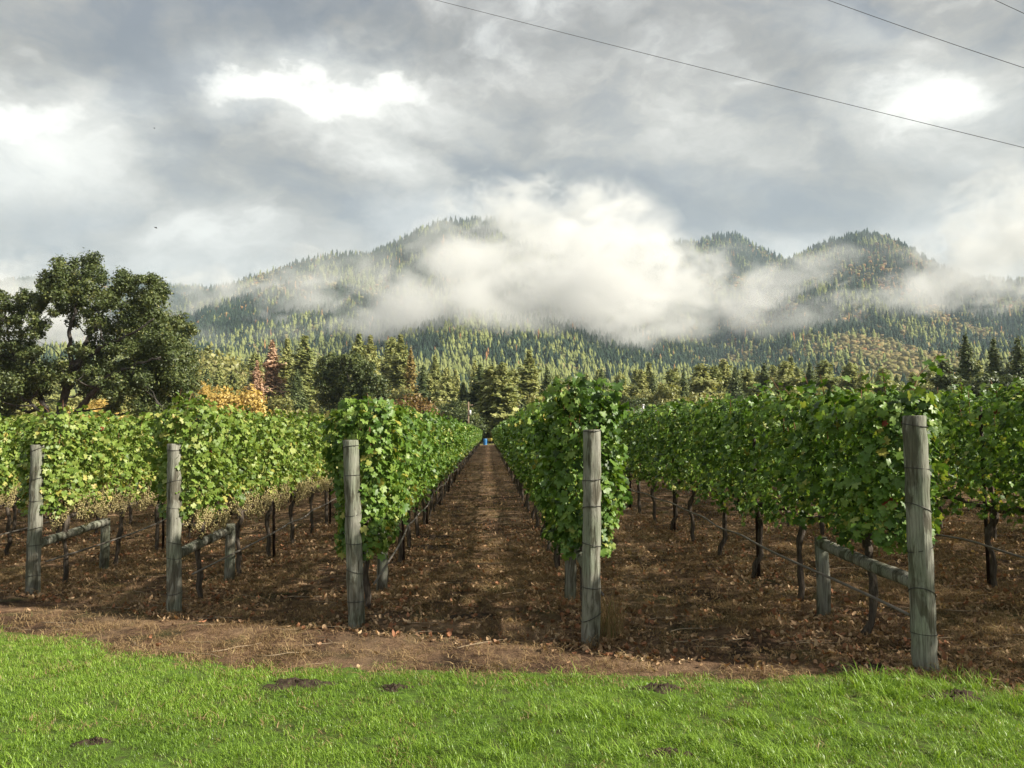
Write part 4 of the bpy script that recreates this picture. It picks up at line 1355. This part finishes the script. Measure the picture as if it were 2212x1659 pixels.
# brace rail and brace post behind every end post
for k, (la, st, row) in enumerate(ROWS):
    if row not in (-1, 0, 1, 2, 3, 4, 5):
        continue
    pb = row_pt(la, st + 1.75)
    nm = POST_NAME.get(row, ROW_NAME.get(row))
    if row != 5:
        g = Geo()
        g.tube([[0, 0, -0.2], [0.01, 0, 0.3], [0.0, 0.01, 0.72]], [0.066, 0.063, 0.060], 16, wob=0.012)
        obj('brace_post', g.mesh('brace_post', M['post']), loc=pb, label='short wooden brace post behind the ' + nm, cat='post')
        base = row_pt(la, st)
        if row in POST_NAME:
            base = bases[row]
        a = np.array([0, 0, 0.60]) + (tops[row] - bases[row]) * 0.0 if row in POST_NAME else np.array([0, 0, 0.6])
        d = pb - base
        g = Geo()
        n_ = 8
        u_ = np.linspace(0.05, 0.985, n_)
        pts = a + d * u_[:, None] + np.array([0, 0, 0.06])[None] * u_[:, None] + 0.004 * rng.normal(size=(n_, 3))
        g.tube(pts, 0.055, 14, wob=0.012)
        o = obj('brace_rail', g.mesh('brace_rail', M['post']), loc=base, label='round wooden brace rail behind the ' + nm, cat='rail')

sm = Geo()
sm.tube([[0, 0, -0.2], [0, 0, 1.0], [0, 0, 1.95]], 0.022, 6)
stake_me = sm.mesh('steel_stake', M['stake'])
for la, st, row in ROWS:
    if row < -1 or row > 5:
        continue
    nm = ('from the ' + POST_NAME[row]) if row in POST_NAME else ('along the ' + ROW_NAME[row])
    for j in range(5 if row != 5 else 3):
        p = row_pt(la + 0.05, st + 0.72 + VINE_STEP * (2 + 3 * j) + 0.12)
        obj('steel_stake', stake_me, loc=p, rot=(0.02, -0.02, 0.3 * j), label='%s dark rusty steel stake %s' % (ORD[j], nm), cat='stake', group='steel trellis stakes')

for la, st, row in ROWS:
    if row < -1 or row > 5:
        continue
    g = Geo()
    s = np.concatenate([np.linspace(0.06, 6, 22), np.linspace(6, 60, 60)[1:]])
    hz = 0.38 + 0.14 * np.clip(s / 3.5, 0, 1) ** 1.2 - 0.035 * np.sin(np.clip(s - 3.5, 0, None) * 2.2 / VINE_STEP) ** 2
    off = 0.10 + 0.05 * np.sin(s * 0.9 + row) + 0.10 * np.exp(-((s - 2.5) / 1.6) ** 2)
    if row == 1:
        off = off + 0.22 * np.exp(-((s - 4.2) / 2.0) ** 2)
    side = 1 if row < 4 else -1
    P = []
    for a, h_, o_ in zip(s, hz, off):
        q = row_pt(la + side * o_, st + a)
        q[2] += h_
        P.append(q)
    P = np.array(P)
    g.tube(P - P[0], 0.012, 7)
    nm = POST_NAME.get(row, ROW_NAME.get(row))
    obj('drip_hose', g.mesh('drip_hose', M['hose'], True), loc=P[0], label='drip hose strung low along the vines behind the ' + nm if row in POST_NAME else 'drip irrigation hose strung low along the ' + nm, cat='hose', group='drip hoses')

# ------------------------------------------------------------------ lawn blades, dry grass, leaf litter (uncountable)
def tuft(seed, n, rad_, h, w, mat, lean=0.5, seg=3, tmean=0.5):
    r = np.random.default_rng(seed)
    V, Fc, T = [], [], []
    off = 0
    for k in range(n):
        a, q = r.random() * 6.28, rad_ * math.sqrt(r.random())
        b = np.array([q * math.cos(a), q * math.sin(a), -0.01])
        hh = h * (0.45 + 0.75 * r.random())
        d = rand_dirs(1, r)[0] * lean * hh
        d[2] = 0
        side = np.cross(d / (np.linalg.norm(d) + 1e-9), [0, 0, 1.0])
        ww = w * (0.6 + 0.7 * r.random())
        pts = []
        for j in range(seg):
            t = j / seg
            c = b + np.array([0, 0, hh * (t - 0.22 * t * t * lean * 2)]) + d * t * t
            pts += [c - side * ww * 0.5 * (1 - 0.6 * t), c + side * ww * 0.5 * (1 - 0.6 * t)]
        pts.append(b + np.array([0, 0, hh * (1 - 0.44 * lean)]) + d)
        V += pts
        for j in range(seg - 1):
            o = off + 2 * j
            Fc += [[o, o + 1, o + 3], [o, o + 3, o + 2]]
        o = off + 2 * (seg - 1)
        Fc.append([o, o + 1, o + 2])
        T += [float(np.clip(tmean + 0.20 * r.normal(), 0, 1))] * (2 * seg + 1)
        off += 2 * seg + 1
    return np_mesh('tuft', np.array(V), np.array(Fc), mat, tint=np.array(T))


gp = [tuft(700 + k, 46, 0.085, 0.046, 0.0038, M['grass'], 0.75, tmean=0.22 + 0.13 * k) for k in range(5)]
gp += [tuft(710 + k, 40, 0.06, 0.115, 0.005, M['grass'], 0.9) for k in range(2)]
gp += [tuft(715 + k, 26, 0.09, 0.055, 0.0045, M['straw'], 1.0) for k in range(2)]
# bare molehills in the lawn and lane
MOUNDS = [((640, 1492), 0.24, 0.02, 'in the lawn beside the long bare streak'), ((850, 1502), 0.10, 0.008, 'small and flat in the middle of the lawn'),
          ((1425, 1497), 0.17, 0.015, 'where the lawn meets the dirt, beside thin grass'), ((1440, 1640), 0.13, 0.012, 'sunk among long grass tufts in the lawn'),
          ((2062, 1516), 0.16, 0.015, 'in the grass by the pale bluish end post'), ((930, 1186), 0.30, 0.07, 'larger one beside the hose in the dirt lane'),
          ((936, 1161), 0.27, 0.07, 'farther one of a pair in the dirt lane'), ((1025, 1332), 0.24, 0.03, 'flat one in the middle of the dirt lane'),
          ((200, 1622), 0.10, 0.01, 'small one in the clover patch of the lawn'), ((1870, 1445), 0.22, 0.02, 'dark one at the weedy edge by the pale post')]
mpos = [np.array(ground_hit(*m[0])) for m in MOUNDS]
NG = 30000
gx = rng.uniform(-7.5, 6.5, NG)
gy = rng.uniform(2.6, 9.5, NG)
el = lawn_edge(gx)
edge_n = 0.25 * fbm(gx * 3, gy * 3, 3, 71)
keep = (gy < el + 0.12 + edge_n * 1.6) & (np.abs(gx) < 0.78 * gy + 0.6)
thin = fbm(gx * 1.1, gy * 1.1, 3, 73)
right = np.clip((gx + 0.3) / 3, 0, 1) * np.clip(1 - (el - gy) / 1.5, 0, 1)
keep &= rng.random(NG) > 0.10 + 0.35 * right * (thin > -0.1) + 0.5 * np.clip(1 - (el - gy) / 0.35, 0, 1)
for m, p in zip(MOUNDS, mpos):
    keep &= np.hypot((gx - p[0]) / 1.3, (gy - p[1]) / 0.65) > m[1] * (0.15 + 0.9 * rng.random(NG))
gx, gy, el, thin = gx[keep], gy[keep], el[keep], thin[keep]
n = len(gx)
gi = np.clip(np.round(2.3 + 3.2 * fbm(gx * 0.9, gy * 1.3, 4, 75) + 0.7 * rng.normal(size=n) - 1.0 * np.clip((gx - 0.5) / 2.5, 0, 1)), 0, 4).astype(int)  # tufts get darker toward the right: row shade put into blade tint
long_p = np.exp(-((gx - 1.1) / 0.9) ** 2 - ((gy - 4.6) / 0.5) ** 2) * 0.25 + np.exp(-((gx - 2.9) / 0.7) ** 2 - ((gy - 5.2) / 0.35) ** 2) * 0.4 + 0.004 + 0.012 * (gx > 0)
gi = np.where(rng.random(n) < long_p, 5 + rng.integers(0, 2, n), gi)
gi = np.where(rng.random(n) < 0.022 + 0.22 * np.clip(1 - (el - gy) / 0.5, 0, 1) + 0.05 * (thin > 0.25), 7 + rng.integers(0, 2, n), gi)
scatter('lawn_grass', np.stack([gx, gy, lawn_z(gx, gy)], 1), np.stack([0.1 * rng.normal(size=n), 0.1 * rng.normal(size=n), rng.random(n) * 6.28], 1),
        rng.uniform(0.75, 1.25, n) * (1 + 0.25 * thin), gi, gp, label='short bright green lawn grass in front of the vineyard')

# dry grass and litter on the vineyard floor
sp_ = [tuft(720 + k, 26, 0.13, 0.075, 0.0045, M['straw'], 1.35) for k in range(4)]
ND = 40000
dy = np.where(rng.random(ND) < 0.6, rng.uniform(4.5, 14, ND), rng.uniform(10, 45, ND))
dx = rng.uniform(-0.75, 0.75, ND) * dy
cl = fbm(dx * 0.9, dy * 0.9, 3, 81)
dst = np.interp(dx * RPERP[0] + dy * RPERP[1], lat, start)
keep = (dy > lawn_edge(dx) - 0.25) & (rng.random(ND) < (0.55 + 0.9 * cl) * np.where(dy < dst - 0.1, 0.42, 1.0))
for m, p in zip(MOUNDS, mpos):
    keep &= np.hypot((dx - p[0]), (dy - p[1]) / 0.8) > m[1] * 0.9
dx, dy = dx[keep], dy[keep]
n = len(dx)
scatter('dry_grass', np.stack([dx, dy, rough_z(dx, dy)], 1), np.stack([0.25 * rng.normal(size=n), 0.25 * rng.normal(size=n), rng.random(n) * 6.28], 1),
        rng.uniform(0.6, 1.3, n) * np.where(dy > 14, 1.5, 1.0), rng.integers(0, 4, n), sp_, label='withered straw and weeds on the vineyard floor')


def litter_mesh(seed):
    r = np.random.default_rng(seed)
    v, f = leaf_template(LEAF_LO, r, -0.5)
    v[:, 0] *= 0.55 + 0.4 * r.random()
    v[:, 2] += 0.6 * v[:, 1] ** 2 * r.random()
    v[:, 2] += 0.25 * r.normal(size=len(v)) * 0.5
    return np_mesh('fallen_leaf', v, f, M['litter'], tint=np.full(len(v), 0.2 + 0.15 * (seed % 6)))


lp = [litter_mesh(740 + k) for k in range(6)]
NL = 70000
ly_ = np.where(rng.random(NL) < 0.6, rng.uniform(4.8, 16, NL), rng.uniform(12, 50, NL))
lx_ = rng.uniform(-0.75, 0.75, NL) * ly_
rowd = np.abs(((lx_ * RPERP[0] + ly_ * RPERP[1]) - lat[0]) / sp + 0.5) % 1.0 - 0.5     # 0 at the rows
keep = (ly_ > lawn_edge(lx_) + 0.05) & (rng.random(NL) < 0.25 + 0.9 * np.exp(-(rowd / 0.22) ** 2) + 0.3 * fbm(lx_, ly_, 3, 91))
strt = np.interp(lx_ * RPERP[0] + ly_ * RPERP[1], lat, start)
keep &= (ly_ > strt - 0.4) | (rng.random(NL) < 0.02)
lx_, ly_ = lx_[keep], ly_[keep]
n = len(lx_)
scatter('leaf_litter', np.stack([lx_, ly_, rough_z(lx_, ly_) + 0.012], 1), np.stack([0.5 * rng.normal(size=n), 0.5 * rng.normal(size=n), rng.random(n) * 6.28], 1),
        rng.uniform(0.016, 0.043, n), rng.integers(0, 6, n), lp, label='fallen brown vine leaves littering the soil under the rows')


def twig_mesh(seed):
    r = np.random.default_rng(seed)
    g = Geo()
    x = np.linspace(-0.5, 0.5, 5)
    g.tube(np.stack([x, 0.05 * r.normal(size=5), 0.02 + 0.02 * r.random(5)], 1), [0.011, 0.010, 0.009, 0.007, 0.004], 5)
    return g.mesh('twig', M['twig'])


NT = 220
ty = rng.uniform(5.2, 14, NT)
tx = rng.uniform(-0.7, 0.7, NT) * ty
keep = ty > lawn_edge(tx) + 0.05
tx, ty = tx[keep], ty[keep]
n = len(tx)
scatter('pruned_twigs', np.stack([tx, ty, rough_z(tx, ty) + 0.01], 1), np.stack([np.zeros(n), np.zeros(n), rng.normal(size=n) * 0.5], 1),
        rng.uniform(0.12, 0.5, n), rng.integers(0, 4, n), [twig_mesh(760 + k) for k in range(4)], label='pale pruned twigs scattered on the vineyard soil')

mound_mat = mat_plain('dark_soil', (0.05, 0.037, 0.027), 1.0, 0.05, 0.0, 0.6, 40.0)
for k, (m, p) in enumerate(zip(MOUNDS, mpos)):
    r = np.random.default_rng(800 + k)
    nr_, na = 12, 36
    th = np.linspace(0, 2 * math.pi, na, endpoint=False)
    A, R = np.meshgrid(th, np.linspace(0, 1, nr_))
    out = 0.85 + 0.3 * np.sin(3 * A + r.random() * 6) + 0.15 * np.sin(5 * A + r.random() * 6) + 0.1 * r.normal(size=(1, na))
    X, Y = R * out * m[1] * 1.3 * np.cos(A), R * out * m[1] * 0.65 * np.sin(A)
    zf = lawn_z if p[1] < lawn_edge(p[0]) else rough_z
    Z = zf(X + p[0], Y + p[1]) - p[2] + 0.6 * m[2] * (1 - R ** 2) + 0.012 * r.normal(size=R.shape) * (1 - R) ** 0.5 - 0.02 * R ** 6 + 0.006
    i = np.arange(nr_ * na).reshape(nr_, na)
    q = np.stack([i[:-1], np.roll(i[:-1], -1, 1), np.roll(i[1:], -1, 1), i[1:]], -1).reshape(-1, 4)[:, ::-1]
    obj('dirt_mound', np_mesh('dirt_mound', np.stack([X, Y, Z], -1).reshape(-1, 3), q, mound_mat), loc=p, label='dark crumbly dirt mound, ' + m[3], cat='dirt mound', group='dirt mounds')

# weeds at the foot of the leaf-wrapped post, green tufts by the pale post
wm = tuft(780, 320, 0.18, 0.46, 0.006, M['straw'], 0.45, 4)
obj('weed_clump', wm, loc=bases[3] + np.array([0.13, 0.22, 0]), label='tall dry straw-coloured weeds behind the foot of the leaf-wrapped post', cat='weeds')
wm2 = tuft(781, 90, 0.15, 0.16, 0.006, M['straw'], 0.9, 4)
obj('weed_clump', wm2, loc=bases[3] + np.array([0.06, -0.12, 0]), label='short matted dry weeds in front of the leaf-wrapped post', cat='weeds')
for k in (0, 1, 2, 4):
    obj('weed_clump', tuft(783 + k, 55, 0.15, 0.10, 0.005, M['straw'], 1.0, 4), loc=bases[k] + np.array([0.03, -0.05, 0]), label='short dry weeds round the foot of the ' + POST_NAME[k], cat='weeds')
for k, (px, py, s_, lb) in enumerate([(1905, 1500, 1.5, 'long green grass tuft close in front of the pale bluish post'), (2090, 1475, 1.2, 'green grass tuft just past the pale bluish post'),
                                      (1330, 1570, 1.3, 'arching long grass tuft in the middle of the lawn'), (1760, 1520, 1.0, 'small upright grass tuft at the thin lawn edge')]):
    p = ground_hit(px, py)
    o = obj('grass_tuft', tuft(790 + k, 130, 0.15, 0.125, 0.0055, M['grass'], 0.85, 4), loc=(p.x, p.y, float(lawn_z(p.x, p.y))), label=lb, cat='grass')
    o.scale = (s_, s_, s_)

# ------------------------------------------------------------------ power cables
for pts, ds, r_, lb in [
        ([(700, -60), (960, 0), (1280, 88), (1590, 167), (1900, 241), (2212, 320), (2600, 412)], (27, 17), 0.0065, 'long sagging power cable crossing the whole cloudy sky'),
        ([(1500, -110), (1780, 0), (2000, 74), (2212, 145), (2600, 268)], (21, 16), 0.0065, 'second power cable, above the long one'),
        ([(1900, -125), (2145, 0), (2212, 27), (2600, 190)], (19, 16), 0.0065, 'topmost short stretch of power cable')]:
    a = np.array(pts, float)
    xs = np.linspace(a[0, 0], a[-1, 0], 60)
    cf = np.polyfit(a[:, 0], a[:, 1], 2)
    ysx = np.polyval(cf, xs)
    # depth varies so that the cable runs straight over the ground
    iv = np.linspace(1 / ds[0], 1 / ds[1], 60)
    P = np.array([np.array(at(x, y, 1 / v)) for x, y, v in zip(xs, ysx, iv)])
    g = Geo()
    g.tube(P - P[0], r_, 6)
    obj('power_cable', g.mesh('power_cable', M['cable']), loc=P[0], label=lb, cat='cable', group='overhead power cables')

# ------------------------------------------------------------------ small things at the far end
white = mat_plain('white_paint', (0.72, 0.72, 0.68), 0.7)
roof_m = mat_plain('brown_roof', (0.14, 0.085, 0.06), 0.85)
grey_roof = mat_plain('grey_roof', (0.14, 0.13, 0.12), 0.85)
glass = mat_plain('window_glass', (0.03, 0.04, 0.05), 0.1, 0.6)
wood_m = mat_plain('pole_wood', (0.22, 0.16, 0.11), 0.9)


def cottage(name, label, c, w, d, h, rh, roof_mat, wall_mat, chimney=None):
    e = obj(name, None, loc=c, label=label, cat='house')
    g = Geo()
    g.box((0, 0, h / 2 - 0.3), (w / 2, d / 2, h / 2 + 0.3))
    g.add([[-w / 2, -d / 2, h], [-w / 2, d / 2, h], [-w / 2, 0, h + rh * 0.97], [w / 2, -d / 2, h], [w / 2, d / 2, h], [w / 2, 0, h + rh * 0.97]], [[0, 2, 1], [3, 4, 5]])
    obj('wall', g.mesh('wall', wall_mat), e)
    g = Geo()
    o_ = 0.4
    for s in (-1, 1):
        k = (d / 2 + o_)
        z0 = h - rh * o_ / (d / 2)
        a = np.array([[-w / 2 - o_, s * k, z0], [w / 2 + o_, s * k, z0], [w / 2 + o_, 0, h + rh], [-w / 2 - o_, 0, h + rh]])
        b = a + [0, 0, 0.15]
        g.add(np.concatenate([a, b]), [[0, 1, 2, 3], [4, 5, 6, 7], [0, 1, 5, 4], [1, 2, 6, 5], [2, 3, 7, 6], [3, 0, 4, 7]])
    rf = obj('roof', g.mesh('roof', roof_mat), e)
    if chimney:
        g = Geo()
        g.tube([[chimney, 0.3, h + rh - 0.5], [chimney, 0.3, h + rh + 0.9]], 0.12, 8)
        g.tube([[chimney, 0.3, h + rh + 0.9], [chimney, 0.3, h + rh + 1.1]], 0.18, 8)
        obj('chimney', g.mesh('chimney', white), rf)
    for x in (-w * 0.28, w * 0.1):
        g = Geo()
        g.box((x, -d / 2 - 0.02, h * 0.55), (0.5, 0.03, 0.5))
        wd = obj('window', g.mesh('window', glass), e)
        g = Geo()
        for dx_, dz_, hx, hz_ in ((0, 0.55, 0.6, 0.05), (0, -0.55, 0.6, 0.05), (0.55, 0, 0.05, 0.5), (-0.55, 0, 0.05, 0.5)):
            g.box((x + dx_, -d / 2 - 0.04, h * 0.55 + dz_), (hx, 0.05, hz_))
        obj('frame', g.mesh('frame', white), wd)
    g = Geo()
    g.box((w * 0.36, -d / 2 - 0.03, 1.0), (0.45, 0.04, 1.0))
    obj('door', g.mesh('door', roof_m), e)


FD = 165.0
p = at(1062, 930, FD)
cottage('farm_house', 'small white cottage with a brown roof at the end of the lane', (p.x + 1.0, FD + 6, float(ground_z(p.x, FD + 6))), 7, 5, 2.2, 0.9, roof_m, white)
p = at(1385, 893, 126)
cottage('farm_house', 'grey-roofed cottage with white flue half hidden behind the vine rows', (p.x - 2.0, 126, float(ground_z(p.x, 126))), 9, 6, 2.6, 2.1, grey_roof, white, chimney=2.4)
p = at(1048, 945, 118)
z0 = float(ground_z(p.x, 118))
g = Geo()
rd = [0.0, 0.27, 0.29, 0.30, 0.285, 0.285, 0.30, 0.285, 0.30, 0.29, 0.27]
zz = [0.0, 0.0, 0.03, 0.05, 0.07, 0.33, 0.36, 0.39, 0.62, 0.93, 0.95]
g.tube(np.stack([np.zeros(11), np.zeros(11), np.array(zz) + np.arange(11) * 1e-4], 1), rd, 16)
e = obj('blue_barrel', None, loc=(p.x, 118, z0), label='bright blue barrel standing at the end of the lane', cat='barrel')
obj('drum', g.mesh('drum', mat_plain('blue_plastic', (0.03, 0.15, 0.34), 0.5)), e)
g = Geo()
g.tube([[0.12, 0, 0.95], [0.12, 0, 0.98]], 0.05, 8)
obj('cap', g.mesh('cap', white), e)
p = at(1057, 945, 119)
z0 = float(ground_z(p.x, 119))
e = obj('yellow_cart', None, loc=(p.x + 0.1, 119, z0), label='pale yellow harvest bin on legs next to the blue barrel', cat='bin')
g = Geo()
g.add([[-.3, -.25, .55], [.3, -.25, .55], [.3, .25, .55], [-.3, .25, .55], [-.42, -.35, 1.0], [.42, -.35, 1.0], [.42, .35, 1.0], [-.42, .35, 1.0]],
      [[3, 2, 1, 0], [0, 1, 5, 4], [1, 2, 6, 5], [2, 3, 7, 6], [3, 0, 4, 7]])
obj('tub', g.mesh('tub', mat_plain('yellow_plastic', (0.65, 0.58, 0.16), 0.5)), e)
for sx in (-1, 1):
    for sy in (-1, 1):
        g = Geo()
        g.tube([[sx * .27, sy * .22, 0], [sx * .25, sy * .2, .56]], 0.025, 6)
        obj('leg', g.mesh('leg', M['wire']), e)
# utility poles
for (px, top, D, lb) in [(1012, 868, 122, 'wooden utility pole with a transformer before the dark trees'), (1351, 888, 124, 'short wooden utility pole beside the grey-roofed cottage')]:
    p = at(px, top, D)
    z0 = float(ground_z(p.x, D))
    e = obj('utility_pole', None, loc=(p.x, D, z0), label=lb, cat='pole')
    H = p.z - z0
    g = Geo()
    g.tube([[0, 0, -0.3], [0, 0, H]], [0.15, 0.11], 8)
    obj('pole', g.mesh('pole', wood_m), e)
    g = Geo()
    g.box((0, 0, H - 0.5), (0.7, 0.05, 0.06))
    obj('crossarm', g.mesh('crossarm', wood_m), e)
    g = Geo()
    g.tube([[0.26, -0.05, H - 2.0], [0.26, -0.05, H - 1.3]], 0.17, 10)
    obj('transformer', g.mesh('transformer', white), e)

# two birds
bird_m = mat_plain('bird_feather', (0.03, 0.03, 0.03))
for px, py, D, s_, lb in [(333, 277, 60, 0.8, 'small dark bird high in the cloudy sky'), (336, 492, 45, 1.0, 'small dark bird flying low above the big oak')]:
    p = at(px, py, D)
    g = Geo()
    g.tube([[-0.09, 0, 0], [-0.05, 0, 0.005], [0.0, 0, 0.0], [0.05, 0, 0], [0.075, 0, 0.008], [0.095, 0, 0.004]], [0.006, 0.016, 0.022, 0.017, 0.013, 0.002], 8)
    for s in (-1, 1):
        w0 = np.array([[0.04, s * 0.01, 0.01], [-0.03, s * 0.01, 0.01], [0.05, s * 0.08, 0.045], [-0.02, s * 0.08, 0.04], [0.0, s * 0.17, 0.03]])
        wv = np.concatenate([w0, w0 + [0, 0, 0.004]])
        g.add(wv, [[0, 1, 3], [0, 3, 2], [2, 3, 4], [5, 8, 6], [5, 7, 8], [7, 9, 8]])
    g.add([[-0.08, -0.008, 0], [-0.08, 0.008, 0], [-0.14, 0.025, 0], [-0.14, -0.025, 0]], [[0, 1, 2, 3]])
    o = obj('bird', g.mesh('bird', bird_m), loc=p, rot=(0.2, 0.3, 0.7), label=lb, cat='bird')
    o.scale = (s_, s_, s_)


# ------------------------------------------------------------------ mist banks lying on the slopes, and the air
def mist_material(name, dens, scale, thr, seed, white=0.88):
    m, N = material(name)
    tc = N.n('ShaderNodeTexCoord').outputs['Object']
    ln = N.n('ShaderNodeVectorMath', {0: tc}, operation='LENGTH').outputs['Value']
    pos = N.n('ShaderNodeNewGeometry').outputs['Position']
    mp = N.n('ShaderNodeMapping', {0: pos, 'Scale': (0.8, 0.8, 1.15), 'Location': (seed * 371.0, seed * 53.0, 0)}).outputs[0]
    nz = N.n('ShaderNodeTexNoise', {'Vector': mp, 'Scale': scale, 'Detail': 6.0, 'Roughness': 0.62, 'Distortion': 0.7}).outputs[0]
    fall = N.math('SUBTRACT', 1.0, ln)
    v = N.math('ADD', N.math('MULTIPLY', fall, 1.15), N.math('MULTIPLY', N.math('SUBTRACT', nz, 0.5), 4.8))
    d = N.n('ShaderNodeMapRange', {0: v, 1: thr, 2: thr + 1.0, 3: 0.0, 4: 1.0}, interpolation_type='SMOOTHSTEP', clamp=True).outputs[0]
    edge_ = N.n('ShaderNodeMapRange', {0: fall, 1: 0.0, 2: 0.2, 3: 0.0, 4: 1.0}, clamp=True).outputs[0]
    d = N.math('MULTIPLY', N.math('MULTIPLY', d, edge_), dens)
    vol = N.n('ShaderNodeVolumePrincipled', {'Color': (white, white, white * 0.99, 1), 'Density': d, 'Anisotropy': 0.0})
    out = N.n('ShaderNodeOutputMaterial')
    N.t.links.new(vol.outputs[0], out.inputs['Volume'])
    return m


def uv_sphere(nlat=10, nlon=16):
    th = np.linspace(0, math.pi, nlat + 1)
    v = [[0, 0, 1]]
    for t in th[1:-1]:
        for p_ in np.linspace(0, 2 * math.pi, nlon, endpoint=False):
            v.append([math.sin(t) * math.cos(p_), math.sin(t) * math.sin(p_), math.cos(t)])
    v.append([0, 0, -1])
    f3, f4 = [], []
    for j in range(nlon):
        f3.append([0, 1 + j, 1 + (j + 1) % nlon])
        b = 1 + (nlat - 2) * nlon
        f3.append([len(v) - 1, b + (j + 1) % nlon, b + j])
    for i in range(nlat - 2):
        for j in range(nlon):
            a = 1 + i * nlon
            f4.append([a + j, a + nlon + j, a + nlon + (j + 1) % nlon, a + (j + 1) % nlon])
    return np.array(v, float), [np.array(f3), np.array(f4)]


MIST = [  # picture centre, half sizes in the picture, depth, half depth, tilt, density, threshold
    (1110, 655, 420, 115, 1200, 260, 0.0, 0.014, 0.12),
    (1295, 585, 165, 165, 1250, 220, 0.0, 0.019, 0.12),
    (1060, 575, 250, 95, 1750, 240, 0.15, 0.009, 0.18),
    (1150, 480, 200, 100, 2050, 240, 0.0, 0.013, 0.16),
    (1490, 650, 230, 85, 1300, 180, 0.1, 0.012, 0.18),
    (1450, 585, 160, 85, 1900, 180, 0.0, 0.011, 0.22),
    (660, 645, 130, 100, 1650, 140, 0.75, 0.014, 0.20),
    (470, 640, 170, 65, 2000, 180, 0.1, 0.012, 0.20),
    (860, 695, 230, 55, 1350, 130, 0.1, 0.012, 0.20),
    (560, 715, 180, 40, 1100, 120, 0.1, 0.007, 0.26),
    (1700, 620, 160, 65, 1700, 140, 0.5, 0.013, 0.22),
    (1650, 700, 220, 40, 1300, 130, 0.05, 0.008, 0.26),
    (1920, 645, 270, 65, 1600, 150, 0.15, 0.013, 0.22),
    (2110, 580, 230, 120, 1700, 200, 0.5, 0.014, 0.18),
    (2240, 470, 230, 140, 1900, 240, 0.4, 0.013, 0.14),
    (100, 710, 190, 110, 1500, 240, 0.0, 0.020, 0.14),
    (1840, 545, 160, 55, 2000, 120, 0.0, 0.0025, 0.30),
    (720, 575, 150, 55, 2050, 120, 0.3, 0.002, 0.30),
    (40, 590, 200, 60, 2700, 200, 0.0, 0.006, 0.3),
]
sv, sf = uv_sphere()
for k, (px, py, a, b, D, hd, tilt, dens, thr) in enumerate(MIST):
    u_, s_ = ray(px, py + 0.35 * b)
    yy_ = np.linspace(500, 3300, 600)
    hit = np.where(hill_z(u_ * yy_, yy_) > CAM_H + s_ * yy_)[0]
    if len(hit):
        D = min(D, max(650.0, float(yy_[hit[0]]) - 0.45 * hd))
    c = at(px, py, D)
    mm = mist_material('mist_%d' % k, dens * (0.62 if px < 900 or px > 1600 else 0.8), 0.013 if a < 300 else 0.0095, thr + 0.07, k, 0.97 if k == 1 else 0.89)  # grey mist holds upper-deck shade in its colour; the core is painted sunlit
    o = obj('mist', np_mesh('mist', sv, sf, mm), loc=c, rot=(0, -tilt * 0.9, 0), kind='stuff', label='bank of low cloud drifting across the wooded slopes')
    o.scale = (a / F * D * 1.25, hd, b / F * D * 1.25)

m, N = material('haze_air')
vol = N.n('ShaderNodeVolumePrincipled', {'Color': (0.68, 0.84, 1.0, 1), 'Density': 0.00008, 'Anisotropy': 0.0})
out = N.n('ShaderNodeOutputMaterial')
N.t.links.new(vol.outputs[0], out.inputs['Volume'])
g = Geo()
g.box((0, 0, 0), (9500, 9500, 700))
obj('haze', g.mesh('haze', m), loc=(0, 0, 650), kind='stuff')
print('objects', len(scene.objects))
